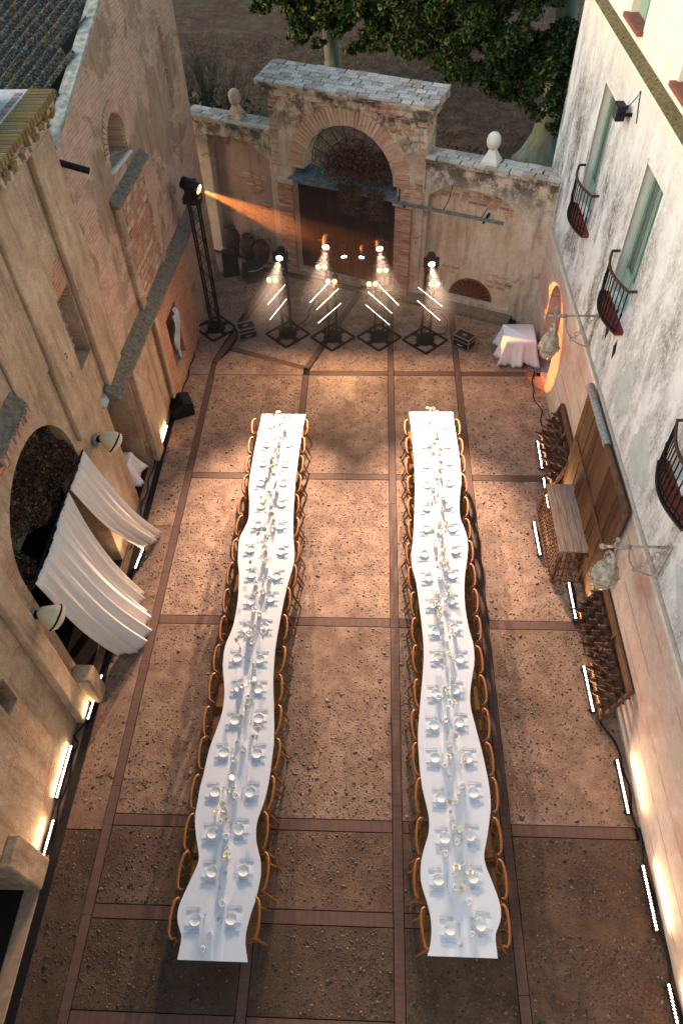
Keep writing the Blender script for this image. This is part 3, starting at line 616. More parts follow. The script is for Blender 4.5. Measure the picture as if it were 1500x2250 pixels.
# ---------------------------------------------------------------- right house
M['railrust'] = simple('rusty_handrail', '4a3128', .7, .3, var=.4, scale=18)
rh = frame('white_house', 'tall whitewashed house on the right with mould stains and iron balconies', 'house', (4.3, 0, 0), -90)
wins = [(14.05, 15.0, 4.38, 6.66), (10.72, 11.72, 4.38, 6.66), (6.3, 7.3, 4.38, 6.66), (13.6, 14.55, 7.9, 9.3), (10.5, 11.5, 7.9, 9.3)]
dy0, dy1 = 14.15, 15.45
rho = [[(-y1, z0), (-y0, z0), (-y0, z1), (-y1, z1)] for y0, y1, z0, z1 in wins]
rho.append([(-dy1, .01), (-dy0, .01), (-dy0, 1.72)]+arc(-(dy0+dy1)/2, 1.72, .65, 0, math.pi, 14)[1:])
MB().holed([(-17.85, -.05), (3, -.05), (3, 9.6), (-17.85, 9.6)], rho, 0, .42).build('wall', M['white'], rh)
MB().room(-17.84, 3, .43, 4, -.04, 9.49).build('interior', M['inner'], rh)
MB().box(-17.85, -17.845, .42, 4, -.05, 9.6).box(-17.85, 3, .42, 4, 9.5, 9.6).build('end_wall', M['white'], rh)
MB().box(-17.0, 3, -.055, -.002, 2.89, 2.935).build('string_course', simple('ochre_string_course', 'a89a86', .85, var=.2), rh, bevel=.012)
MB().box(-17.86, 3, -.17, -.002, 7.50, 7.585).build('cornice', M['reveal'], rh, bevel=.015)
MB().hexa([(-17.86, -.17, 7.587), (3, -.17, 7.587), (3, -.002, 7.587), (-17.86, -.002, 7.587), (-17.86, -.15, 7.60), (3, -.15, 7.60), (3, -.002, 7.67), (-17.86, -.002, 7.67)]).build('mossy_top', M['moss'], rh)
for i, (y0, y1, z0, z1) in enumerate(wins):
    w = MB().holed([(-y1+.02, z0), (-y0-.02, z0), (-y0-.02, z1-.02), (-y1+.02, z1-.02)], [[(-y1+.1, z0+.5), (-(y0+y1)/2-.05, z0+.5), (-(y0+y1)/2-.05, z1-.12), (-y1+.1, z1-.12)], [(-(y0+y1)/2+.05, z0+.5), (-y0-.1, z0+.5), (-y0-.1, z1-.12), (-(y0+y1)/2+.05, z1-.12)]], .14, .20).build('window', M['teal'], rh)
    for a, b in ((-y1+.1, -(y0+y1)/2-.05), (-(y0+y1)/2+.05, -y0-.1)): MB().box(a, b, .175, .185, z0+.5, z1-.12).build('pane', M['pane'], w)
    MB().box(-(y0+y1)/2-.012, -(y0+y1)/2+.012, .125, .142, z0, z1-.03).build('meeting_stile', M['teal'], w)
    MB().box(-y1-.001, -y1+.006, .004, .41, z0, z1).box(-y1, -y0, .004, .41, z1-.006, z1+.001).box(-y0-.006, -y0+.001, .004, .41, z0, z1).build('reveal', M['reveal'], rh)
    if i < 3: MB().box(-y1, -y1+.03, -.012, .0, z0, z1+.08).box(-y1, -y0, -.012, .0, z1+.02, z1+.09).build('surround', M['reveal'], rh)
    else: MB().box(-y1-.05, -y0+.05, -.10, .3, z0-.06, z0+.005).build('sill', M['sill'], rh)
bal = [(13.7, 15.0), (10.5, 11.75), (6.2, 7.45)]
for bi, (y0, y1) in enumerate(bal):
    b = thing('iron_balcony', ['bowed black iron balcony nearest the gateway', 'bowed black iron balcony between the other two on the white house', 'bowed black iron balcony cut by the right picture edge'][bi], 'balcony', (4.3, 0, 0), R(-90), 'iron balconies on the white house')
    def bow(t, o=0.0): return (-y1+(y1-y0)*t, -(.14+.15*math.sin(math.pi*t))+o)
    pts = [bow(k/16) for k in range(17)]
    MB().flat([(pts[0][0], -.001)]+pts+[(pts[-1][0], -.001)], 4.27, 4.345).build('floor', M['rust'], b)
    MB().tube([(x, y, 4.33) for x, y in pts], .03, 6).build('floor_rim', M['iron'], b)
    MB().tube([(pts[0][0], -.0, 5.13)]+[(x, y, 5.13) for x, y in pts]+[(pts[-1][0], -.0, 5.13)], .026, 6).build('handrail', M['railrust'], b)
    MB().tube([(x, y, 4.45) for x, y in pts], .012, 5).build('lower_rail', M['iron'], b)
    for k in range(13):
        x, y = bow(k/12); MB().tube([(x, y, 4.34), (x, y, 4.62), (x, y, 4.68), (x, y, 4.74), (x, y, 5.12)], [.011, .011, .024, .011, .011], 5).build('baluster', M['iron'], b)
dr = thing('arched_door', 'brown wooden door set back in the orange-lit arch', 'door', (4.3, 0, 0), R(-90))
for k in range(4): MB().box(-dy1+.02+k*.315, -dy1+.02+k*.315+.305, .34, .39, .01, 1.72 if k in (0, 3) else 2.3).build('board', M['plankd'], dr, bevel=.004)
MB().box(-dy1, -dy0, .30, .34, 1.7, 1.78).build('transom', M['plankd'], dr)
for i, (y, z) in enumerate(((11.85, 3.85), (11.25, 3.85), (10.65, 3.86))):
    MB().prism([(-y-.09, z), (-y, z-.22), (-y+.09, z), (-y, z+.22)], -.004, -.001).build('vent_slot', M['inner'], rh)
pt = simple('grey_repair_mortar', 'b2b5b0', .9, var=.16, scale=4, bump=.4)
for y, z, a_, b_ in ((9.7, 3.75, .36, .5), (8.3, 3.55, .5, .42), (5.35, 3.6, .6, .4)):
    MB().prism([(-y+a_*math.cos(t)*(1+.2*math.sin(3*t+y)+random.uniform(-.14, .14)), z+b_*math.sin(t)*(1+.15*math.cos(2*t+y)+random.uniform(-.12, .12))) for t in (2*math.pi*k/36 for k in range(36))], -.006, -.001).build('mortar_patch', pt, rh)
# ------------------------------------------------------------------ things on the walls
fl_ = thing('floodlight', 'small black floodlight with a loose cable high on the white house', 'floodlight', (4.3, 13.2, 6.85), R(-90))
MB().box(-.14, .14, -.26, -.10, -.12, .12).build('housing', M['black'], fl_, bevel=.02); MB().box(-.12, .12, -.265, -.26, -.1, .1).build('glass', M['pane'], fl_)
MB().box(-.16, -.14, -.2, 0, -.03, .03).box(.14, .16, -.2, 0, -.03, .03).build('bracket', M['iron'], fl_)
MB().tube([(.1, -.12, .05), (.25, -.04, .3), (.3, -.015, .42), (.38, -.012, .2), (.5, -.012, .0)], .009, 5).build('cable', M['rubber'], fl_)
def lantern(y, label):
    t = thing('wall_lantern', label, 'lantern', (4.3, y, 0), R(-90), 'ornate wall lanterns')
    MB().tube([(0, 0, 3.66), (0, -1.0, 3.66)], .022, 6).lathe([(.01, -.04), (.04, -.02), (.05, 0), (.04, .02), (.01, .04)], 8, (0, -.98, 3.66)).lathe([(.02, 0), (.035, .04), (.015, .12), (.04, .16), (.01, .2)], 8, (0, -.8, 3.66)).lathe([(.03, -.1), (.045, 0), (.03, .1)], 8, (0, -.68, 3.66), Matrix.Rotation(R(90), 4, 'X')).build('arm', M['lantern'], t, True)
    MB().tube([(0, -.02, 2.9), (0, -.02, 3.7)], .026, 6).build('wall_bar', M['lantern'], t)
    sc = MB(); sc.tube([(0, -.03+(-.55)*math.sin(a)**1.2, 2.95+.68*(1-math.cos(a))) for a in (R(9)*k for k in range(11))], .014, 5)
    for k in range(5):
        c0, c1 = -.08-.07*k, 3.6-.12*k; sc.tube([(0, c0+.07*math.cos(q)*(1-q/14), c1+.07*math.sin(q)*(1-q/14)) for q in (k_*.7 for k_ in range(12))], .010, 5)
    sc.tube([(0, -.02, 3.0), (0, -.35, 3.64)], .010, 5).build('scroll', M['lantern'], t)
    MB().tube([(0, -.78, 3.65), (0, -.78, 3.42)], .016, 5).build('hanger', M['lantern'], t)
    MB().tube([(.0+.2*math.cos(a), -.78, 3.14+.3*math.sin(a)) for a in (math.pi*k/14 for k in range(15))], .024, 6).build('yoke', M['lantern'], t)
    body = MB().lathe([(.02, 3.40), (.06, 3.37), (.085, 3.30), (.06, 3.26), (.12, 3.22), (.17, 3.12), (.19, 3.0), (.205, 2.93), (.17, 2.9), (.16, 2.86)], 16, (0, -.78, 0)).build('body', M['lantern'], t, True)
    cr = MB()
    for k in range(14):
        a = 2*math.pi*k/14; cr.lathe([(.01, -.03), (.028, 0), (.01, .03)], 6, (.205*math.cos(a), -.78+.205*math.sin(a), 2.93))
        cr.tube([(.06*math.cos(a), -.78+.06*math.sin(a), 3.27), (.1*math.cos(a), -.78+.1*math.sin(a), 3.33)], .008, 4)
    cr.build('ornament', M['lantern'], body)
    MB().lathe([(.165, 2.9), (.16, 2.8), (.13, 2.72), (.07, 2.66), (.01, 2.645)], 16, (0, -.78, 0)).build('glass_bowl', M['glassbowl'], t, True)
lantern(11.95, 'ornate peeling wall lantern beside the orange-lit arch'); lantern(6.4, 'ornate peeling wall lantern beside the big plank door')
# sliding plank door
sd = thing('plank_door', 'large weathered plank door leaning along the right wall', 'door', (4.3, 0, 0), R(-90))
np_ = 14; L0, L1 = -10.88, -7.8
for k in range(np_):
    w = (L1-L0)/np_; x0 = L0+k*w; MB().box(x0+.004, x0+w-.004, -.135+random.uniform(-.012, .012), -.08, .03+random.uniform(0, .02), 2.76+random.uniform(-.02, .02)).build('plank', M['plank'], sd, bevel=.004)
MB().box(L0+.1, L1-.1, -.165, -.148, 1.55, 1.63).build('batten', M['plank'], sd); MB().box(L0, L1, -.08, -.05, .3, .45).box(L0, L1, -.08, -.05, 2.3, 2.45).build('ledger', M['plank'], sd)
MB().tube([(L0-.05, -.12, 2.80), (-9.3, -.12, 2.80)], .075, 8).build('top_flashing', M['oldmetal'], sd, True)
MB().tube([(-9.3, -.12, 2.80), (L1+.05, -.12, 2.82)], .062, 8).build('top_pole', M['plankd'], sd, True)
MB().tube([(L1+.04, -.11, .02), (L1+.04, -.11, 2.8)], .045, 8).build('edge_pole', M['plankd'], sd, True)
MB().box(L0+.05, L1-.05, -.001, .0005, 2.6, 2.7).build('wall_plate', M['plankd'], sd)
# bench with wooden top and wire net sides
bt = thing('slatted_bench', 'low wooden plank-topped bench with rusty chain net sides', 'bench', (0, 0, 0))
for k in range(4): MB().box(3.63+k*.14, 3.763+k*.14, 8.46, 10.2, .76+random.uniform(-.004, .004), .80).build('plank', M['plank2'], bt, bevel=.005)
for x in (3.6, 4.12):
    for y in (8.35, 10.1): MB().box(x, x+.05, y, y+.05, 0, .76).build('leg', M['plankd'], bt)
nt = MB()
for k in range(24): y = 8.3+k*.083; nt.tube([(3.56, y, .02), (3.60, y+.02, .4), (3.63, y, .74)], .007, 4)
for z in (.05, .2, .38, .56, .72): nt.tube([(3.55+.09*z, 8.3+q*.05, z+.02*(q % 2)) for q in range(39)], .010, 4)
for k in range(7): x = 3.6+k*.085; nt.tube([(x, 8.28, .02), (x, 8.36, .4), (x, 8.44, .74)], .010, 4)
for z in (.05, .2, .38, .56): nt.tube([(3.56+q*.05, 8.27+.2*z, z+.02*(q % 2)) for q in range(12)], .014, 4)
nt.build('chain_net', simple('rusty_chain', '70472a', .8, .3, var=.4), bt)
# riddling racks
def rack(y0, y1, label, x0=3.92, x1=4.27, zt=1.0, cols=6):
    t = thing('bottle_rack', label, 'rack', (0, 0, 0), 0, 'wooden bottle racks')
    MB().bar((x0+.03, y0, .10), (x0+.03, y1, .10), .05, .2).build('lower_board', M['plank'], t, bevel=.01); MB().bar((x1-.03, y0, zt), (x1-.03, y1, zt), .05, .2).build('upper_board', M['plank'], t, bevel=.01)
    for y in (y0, (y0+y1)/2, y1): MB().bar((x0+.03, y, .02), (x1-.02, y, zt+.08), .05, .07).build('upright', M['plankd'], t)
    for r in range(4):
        f = (r+.7)/4.6; x = x0+(x1-x0)*f; z = .1+(zt-.1)*f
        MB().bar((x+.02, y0, z), (x+.02, y1, z), .03, .16, (-.9, 0, .4)).build('slat', M['plankd'], t)
        for c in range(cols):
            y = y0+(y1-y0)*(c+.5)/cols; MB().lathe([(.04, 0), (.045, .1), (.02, .16), (.018, .22)], 8, (x-.02, y, z), Matrix.Rotation(R(-60), 4, 'Y')).build('bottle', M['clay'] if (c+r) % 2 else M['plankd'], t, True)
rack(10.75, 12.35, 'dark wooden bottle rack against the wall between lantern and bench'); rack(5.45, 7.6, 'long wooden bottle rack leaning on the pink wall by the near lantern', 3.98, 4.27, 1.0, 9)
# ------------------------------------------------------------------ archway: dried foliage, rod, curtains, lamps
def leaves(name, pts, size, pal_, mat, parent=None, flat=.5, kind=None, smooth=False):
    n = len(pts); a = rng.normal(0, 1, (n, 3)); a /= np.linalg.norm(a, axis=1)[:, None]; b = np.cross(a, rng.normal(0, 1, (n, 3))); b /= np.linalg.norm(b, axis=1)[:, None]
    s = size*rng.uniform(.6, 1.4, (n, 1)); c = np.cross(a, b)
    v = np.stack([pts-a*s, pts+b*s*flat+c*s*.15, pts+a*s, pts-b*s*flat+c*s*.15], 1).reshape(-1, 3)
    f = np.arange(4*n).reshape(-1, 4)
    pl = np.array(pal_); cc = pl[rng.integers(0, len(pl), n)]*rng.uniform(.7, 1.25, (n, 1))
    return npmesh(name, v, f, M[mat], parent, np.repeat(cc, 4, 0))
DRY = [C(k)[:3] for k in ('3a2a20', '4b3628', '5d4433', '735a44', '2c2019', '8a6f54', '63402c')]
df = thing('dried_foliage', 'dark mass of dried foliage filling the arch above the white curtains', 'foliage', (0, 0, 0))
q = rng.uniform(0, 1, (26000, 3)); yy = 5.9+q[:, 0]*2.78; zz = 2.9+q[:, 1]*1.75
ok = ((yy-7.29)**2+(zz-3.2)**2 < 1.36**2) | ((zz < 3.2) & (abs(yy-7.29) < 1.36))
ok &= ~((yy > 8.1) & (zz > 3.7) & (yy+zz > 12.35) & False)
ok &= ~((yy < 7.2) & (yy > 6.5) & (zz < 3.35))
lump = .12*np.sin(yy*5+zz*3)+.1*np.sin(zz*7-yy*4)
xx = -5.35+.16*q[:, 2]+lump
pts = np.stack([xx, yy, zz], 1)[ok]
leaves('leaves', pts, .028, DRY, 'dry', df, .4)
MB().prism([(y, z) for y, z in arc(7.29, 3.2, 1.38, 0, math.pi, 24)]+[(5.91, 2.95), (8.67, 2.95)], 0, 0).v and None
bk = MB(); bk.add([(-5.52, y, z) for y, z in arc(7.29, 3.2, 1.385, 0, math.pi, 24)]+[(-5.52, 5.91, 2.9), (-5.52, 8.67, 2.9)], [tuple(range(27))]); bk.build('backing_board', simple('blue_grey_board', '5d6a6a', .8), df)
rod = MB().tube([(-4.99, 5.86, 3.12), (-4.99, 8.76, 3.12)], .018, 6).build('curtain_rod', M['iron']); tag(rod, 'thin black rod carrying the curtains across the left archway', 'rod')
def curtain(label, top, bot, folds, seed, nx=64, ny=26):
    rr = random.Random(seed); ph = [rr.uniform(0, 6.28) for _ in range(6)]; vs = []; fs = []
    for j in range(ny):
        t = j/(ny-1)
        for i in range(nx):
            s = i/(nx-1)
            def poly(P):
                k = s*(len(P)-1); a = min(int(k), len(P)-2); return Vector(P[a]).lerp(Vector(P[a+1]), k-a)
            p = poly(top).lerp(poly(bot), t**.92); sag = math.sin(math.pi*t)
            f = math.sin(s*folds*6.28+ph[0]+.8*t)*(.012+.05*t)+math.sin(s*folds*2.3*6.28+ph[1]+t)*(.008+.004*t)+math.sin(s*folds*7*6.28+ph[3])*.010*(1-t)**3+.03*math.sin(s*folds*.5*6.28+ph[2])*t
            p = p+Vector((f*.8-.10*sag, f*.25, -.16*sag+f*.5)); p.z = max(p.z, .012+.006*abs(math.sin(s*40)))
            vs.append(p)
    for j in range(ny-1): fs += [(j*nx+i, j*nx+i+1, (j+1)*nx+i+1, (j+1)*nx+i) for i in range(nx-1)]
    o = MB().add(vs, fs).build('curtain', M['drape'], None, True)
    sm = o.modifiers.new('thickness', 'SOLIDIFY'); sm.thickness = .004
    return tag(o, label, 'curtain', 'white curtains of the archway')
curtain('white curtain gathered to the far side of the left archway', [(-4.97, 8.74, 3.13), (-4.96, 8.3, 3.10), (-4.96, 7.86, 3.12)], [(-4.40, 9.36, .015), (-4.50, 9.12, .015), (-4.70, 8.80, .25)], 4, 3)
curtain('narrow white curtain in the middle of the left archway', [(-4.97, 7.82, 3.12), (-4.97, 7.55, 3.10), (-4.97, 7.1, 3.12)], [(-4.52, 7.92, .02), (-4.42, 7.70, .015), (-4.46, 7.35, .02)], 3, 5)
curtain('wide white curtain on the near side of the left archway', [(-4.95, 7.2, 3.13), (-4.94, 6.6, 3.10), (-4.96, 5.98, 3.12)], [(-4.28, 7.48, .015), (-4.16, 7.0, .015), (-4.24, 6.55, .015), (-4.60, 6.50, .02)], 5, 9)
def barnlamp(y, label):
    t = thing('enamel_lamp', label, 'lamp', (-5.0, y, 2.78), 0, 'enamel wall lamps')
    MB().box(-.04, .03, -.09, .09, -.1, .1).build('wall_plate', M['oldmetal'], t, bevel=.01); MB().box(.0, .14, -.05, .05, .0, .08).tube([(.05, 0, .0), (.16, .0, .06)], .03, 6).build('bracket', M['iron'], t)
    mt = Matrix.Rotation(R(128), 4, 'Y')
    MB().lathe([(.05, -.06), (.09, -.02), (.13, .05), (.17, .12), (.195, .20), (.19, .26), (.15, .30), (.08, .325), (.01, .33)], 18, (.16, 0, .10), mt).build('shade', M['enamel'], t, True)
    MB().lathe([(.193, .20), (.204, .215), (.193, .235)], 18, (.16, 0, .10), mt).build('rim', M['iron'], t, True)
    cl = MB()
    for k in range(4):
        a = k*math.pi/2+.4; p = mt @ Vector((.2*math.cos(a), .2*math.sin(a), .215)); cl.lathe([(.01, -.02), (.02, 0), (.01, .02)], 6, p+Vector((.16, 0, .10)))
    cl.build('clip', M['iron'], t)
barnlamp(9.35, 'cream enamel wall lamp at the far end of the curtains'); barnlamp(5.62, 'cream enamel wall lamp at the near end of the curtains')
def draped(name, label, x0, x1, y0, y1, zt, mat, drop=.02, flare=.10, seed=1):
    rr = random.Random(seed); per = []
    N = 18
    for a, b in (((x0, y0), (x1, y0)), ((x1, y0), (x1, y1)), ((x1, y1), (x0, y1)), ((x0, y1), (x0, y0))):
        per += [(a[0]+(b[0]-a[0])*k/N, a[1]+(b[1]-a[1])*k/N) for k in range(N)]
    cx, cy_ = (x0+x1)/2, (y0+y1)/2; vs = []; fs = []; n = len(per); ph = rr.uniform(0, 6)
    for j in range(9):
        t = j/8
        for k, (x, y) in enumerate(per):
            d = Vector((x-cx, y-cy_)).normalized(); f = (flare*t**1.3)*(1+.65*math.sin(k*.7+ph)+.4*math.sin(k*1.7+ph*2)); cf = 1.4 if k % N == 0 else 1
            vs.append((x+d.x*f*cf, y+d.y*f*cf, max(drop, zt-(zt-drop-.05*(1+math.sin(k*.55+ph)))*t)))
    for j in range(8): fs += [(j*n+k, j*n+(k+1) % n, (j+1)*n+(k+1) % n, (j+1)*n+k) for k in range(n)]
    fs.append(tuple(range(n))); t_ = thing(name, label, 'table')
    MB().add(vs, fs).build('tablecloth', M[mat], t_, True).modifiers.new('thickness', 'SOLIDIFY').thickness = .004
    MB().box(x0+.02, x1-.02, y0+.02, y1-.02, zt-.035, zt-.008).build('tabletop', M['plankd'], t_)
    for x in (x0+.06, x1-.06):
        for y in (y0+.06, y1-.06): MB().box(x-.02, x+.02, y-.02, y+.02, 0, zt-.035).build('leg', M['plankd'], t_)
draped('side_table', 'side table under a white cloth beside the orange-lit arch', 3.34, 4.10, 15.02, 15.74, .76, 'cloth2', seed=4)
draped('side_table', 'side table under a white cloth inside the broken left doorway', -5.85, -5.22, 10.42, 11.05, .76, 'cloth2', seed=8)
cl = MB(); nx = 8
cl.add([(-4.80+.05*math.sin(j*.6+i*.9)+.10*(1-j/13), 14.35+.55*i/(nx-1)*(.45+.55*math.sin(j*.25+.5))+.10*j/13, 1.95-1.35*j/13) for j in range(14) for i in range(nx)], [(j*nx+i, j*nx+i+1, (j+1)*nx+i+1, (j+1)*nx+i) for j in range(13) for i in range(nx-1)])
co_ = cl.build('hanging_cloth', simple('grey_torn_cloth', 'a3a7ad', .9, var=.3, scale=6), None, True); co_.modifiers.new('thickness', 'SOLIDIFY').thickness = .006; tag(co_, 'torn grey cloth hanging out of the brick opening at left', 'cloth')
hf = thing('hanging_flowers', 'bunch of dried brown flowers trailing over the gateway hood', 'dried flowers', (GX, GY, 0), R(-23))
n = 15000; u = rng.normal(.5, .45, n); u = np.clip(u, -.9, 1.4); zc = 3.25+.25*np.cos((u-.4)*1.6); zz = zc+rng.normal(0, .22, n); yy = -.05+rng.normal(0, .14, n)+.25*(u > .9)
tr = rng.uniform(0, 1, n) < .3; zz[tr] = 2.95-rng.uniform(0, 1, tr.sum())**1.5*.75; u[tr] = rng.choice([.1, .28, .45, .95, 1.1], tr.sum())+rng.normal(0, .09, tr.sum()); yy[tr] = -.22+rng.normal(0, .05, tr.sum())
zz = np.maximum(zz, np.where(tr, 2.2, 2.80+.35*np.clip(yy+.12, 0, .6)))
leaves('leaves', np.stack([u, yy, zz], 1), .034, [C(k)[:3] for k in ('4a3329', '5d4234', '6f4e3a', '38261f', '8a5f3e')], 'dry', hf, .4)
st = MB()
for k in range(26):
    a = random.uniform(-.6, 1.3); st.tube([(a, .3, 2.97), (a+random.uniform(-.2, .2), .05, 3.2), (a+random.uniform(-.4, .4), -.1, random.uniform(3.1, 3.7))], .006, 4)
st.build('stems', M['twig'], hf)
# ------------------------------------------------------------------ LED bars at the wall feet
def ledbar(a, b, label, towards):
    a, b = Vector(a), Vector(b); m = (a+b)/2; ln = (b-a).length; rz = math.atan2(b.y-a.y, b.x-a.x)
    t = thing('led_bar', label, 'light bar', (m.x, m.y, 0), rz, 'LED uplight bars along the walls')
    sg = 1 if (Matrix.Rotation(-rz, 3, 'Z') @ Vector((towards, 0, 0))).y > 0 else -1
    MB().box(-ln/2, ln/2, -.035, .035, .03, .085).build('housing', M['black'], t, bevel=.006)
    for x in (-ln/2+.06, ln/2-.06): MB().box(x-.02, x+.02, -.05, .05, 0, .03).build('foot', M['black'], t)
    k = max(8, int(ln/.045)); mb = MB()
    for i in range(k): x = -ln/2+.03+(ln-.06)*i/(k-1); mb.lathe([(.016, .085), (.0165, .092), (.008, .097)], 6, (x, 0, 0))
    mb.build('lens_row', M['led'], t)
    li = bpy.data.lights.new('led_light', 'AREA'); li.shape = 'RECTANGLE'; li.size = ln*.95; li.size_y = .04; li.energy = 2.6*ln/.9; li.color = (1, .70, .40); li.spread = R(95)
    lo = bpy.data.objects.new('led_light', li); COL.objects.link(lo); lo.parent = t; lo.location = (0, 0, .11); lo.rotation_euler = (R(180-28*sg), 0, 0)
    return t
for i, (a, b) in enumerate((((-4.87, 12.62), (-4.89, 11.75)), ((-4.67, 8.95), (-4.73, 8.41)), ((-4.82, 6.06), (-4.86, 5.19)), ((-5.02, 4.74)[:2], (-5.02, 3.84)), ((-4.97, 3.52), (-4.97, 2.64)))):
    ledbar((*a, 0), (*b, 0), 'lit LED bar, %s from the near end along the left wall' % nth(5-i), -1)
for i, (a, b) in enumerate((((3.85, 12.21), (3.83, 11.31)), ((3.82, 11.03), (3.80, 10.15)), ((3.44, 9.78), (3.45, 8.9)), ((3.91, 8.25), (3.91, 7.36)), ((3.88, 6.44), (3.89, 5.54)), ((4.12, 4.73), (4.12, 3.84)), ((4.17, 3.11), (4.17, 2.22)), ((4.17, 1.6), (4.19, .72)))):
    ledbar((*a, 0), (*b, 0), 'lit LED bar, %s from the near end along the right wall' % nth(8-i), 1)
def cable(path, label, r=.012):
    P = [Vector(p) for p in path]; out = []
    for a, b in zip(P, P[1:]):
        k = max(2, int((b-a).length/.15))
        for i in range(k):
            t = i/k; w = .03*math.sin(len(out)*1.3); d = (b-a).normalized(); out.append(a.lerp(b, t)+Vector((-d.y*w, d.x*w, 0)))
    out.append(P[-1]); tag(MB().tube(out, r, 5).build('cable', M['rubber']), label, 'cable', 'black cables on the floor')
Z = .014
cable([(4.13, 14.95, Z), (3.98, 13.9, Z), (4.1, 13.3, Z), (4.0, 12.4, Z), (3.93, 11.0, Z), (3.72, 10.1, Z)], 'black cable running from the white side table to the bottle rack')
cable([(3.98, 8.3, Z), (4.02, 7.3, Z), (3.97, 6.3, Z), (4.02, 5.4, Z), (4.22, 4.8, Z), (4.22, 3.7, Z), (4.24, 2.4, Z), (4.26, .9, Z)], 'black cable along the right wall behind the near LED bars', .018)
cable([(-4.93, 6.1, Z), (-4.93, 5.2, Z), (-5.0, 4.9, .1), (-5.0, 4.85, Z), (-4.94, 4.75, Z), (-4.94, 3.8, Z), (-4.93, 3.3, Z), (-4.93, 2.7, Z)], 'black cable along the left wall past the near LED bars', .018)
cable([(-4.72, 16.2, Z), (-4.70, 15.6, Z), (-4.72, 14.2, Z), (-4.86, 13.2, .03), (-4.96, 12.2, Z), (-4.96, 11.2, Z), (-4.96, 9.0, Z)], 'black cable along the left wall from tall truss to the curtains', .018)
cable([(-2.1, 16.5, Z), (-1.8, 17.1, Z), (-1.6, 18.2, Z), (-1.5, 18.6, Z)], 'black cable running from the second truss back to the gate')
cable([(1.5, 16.2, Z), (1.95, 16.35, Z), (2.1, 16.9, Z), (1.9, 17.3, Z)], 'black cable looping beside the rightmost truss')
# ------------------------------------------------------------------ stage trusses
def truss(t, h, w=.11, base_r=.83, rz=0.0):
    ba = MB(); s = base_r/2*math.sqrt(2)
    c4 = [Vector((s, 0, .02)), Vector((0, s, .02)), Vector((-s, 0, .02)), Vector((0, -s, .02))]
    for i in range(4): ba.bar(c4[i], c4[(i+1) % 4], .055, .03); ba.bar(Vector((0, 0, .02)), (c4[i]+c4[(i+1) % 4])/2, .12, .03)
    ba.lathe([(.25, .005), (.25, .035), (.2, .04)], 12).build('base_plate', M['black'], t)
    MB().box(-w-.03, w+.03, -w-.03, w+.03, .04, .16).box(-w-.02, w+.02, -w-.02, w+.02, h-.03, h).build('corner_block', M['black'], t)
    for sx in (-1, 1):
        for sy in (-1, 1): MB().tube([(sx*w, sy*w, .04), (sx*w, sy*w, h)], .025, 6).build('chord', M['black'], t)
    lat = MB(); k = int(h/.26)
    for i in range(k):
        z0, z1 = .1+(h-.2)*i/k, .1+(h-.2)*(i+1)/k; q = 1 if i % 2 else -1
        for a, b in (((-w, -w), (w, -w)), ((w, -w), (w, w)), ((w, w), (-w, w)), ((-w, w), (-w, -w))):
            A, B = (a, b) if q > 0 else (b, a); lat.tube([(*A, z0), (*B, z1)], .009, 4, False)
    lat.build('lattice', M['black'], t)
def movinghead(loc, aim, label, lens='head', sc=1.0, rz=0.0):
    t = thing('moving_head', label, 'stage light', loc, rz, 'moving head stage lights')
    MB().box(-.16*sc, .16*sc, -.11*sc, .11*sc, 0, .11*sc).build('base', M['black'], t, bevel=.015)
    a = Vector(aim).normalized(); a = Matrix.Rotation(-rz, 3, 'Z') @ a; yaw = math.atan2(a.y, a.x)-math.pi/2; hc = Vector((0, 0, .29*sc))
    sd_ = Vector((math.cos(yaw), math.sin(yaw), 0))
    MB().bar(hc+sd_*.14*sc+Vector((0, 0, -.19*sc)), hc+sd_*.14*sc+Vector((0, 0, .05*sc)), .05*sc, .1*sc).bar(hc-sd_*.14*sc+Vector((0, 0, -.19*sc)), hc-sd_*.14*sc+Vector((0, 0, .05*sc)), .05*sc, .1*sc).bar(hc-sd_*.16*sc+Vector((0, 0, -.17*sc)), hc+sd_*.16*sc+Vector((0, 0, -.17*sc)), .09*sc, .03*sc).build('yoke', M['black'], t)
    mt = a.to_track_quat('Z', 'Y').to_matrix().to_4x4()
    MB().lathe([(.05*sc, -.17*sc), (.10*sc, -.16*sc), (.115*sc, -.05*sc), (.10*sc, .08*sc), (.095*sc, .17*sc), (.085*sc, .165*sc)], 16, hc, mt).build('head', M['black'], t, True)
    MB().lathe([(.08*sc, .166*sc), (.055*sc, .178*sc), (.01*sc, .182*sc)], 14, hc, mt).build('lens', M[lens], t, True)
    return t, Vector(loc)+Matrix.Rotation(rz, 3, 'Z') @ (hc+a*.21*sc)
def spot(name, loc, target, power, size, blend, col, r=.05):
    l = bpy.data.lights.new(name, 'SPOT'); l.energy = power; l.spot_size = R(size); l.spot_blend = blend; l.color = col; l.shadow_soft_size = r
    o = bpy.data.objects.new(name, l); COL.objects.link(o); o.location = loc; o.rotation_euler = (Vector(target)-Vector(loc)).to_track_quat('-Z', 'Y').to_euler(); return o
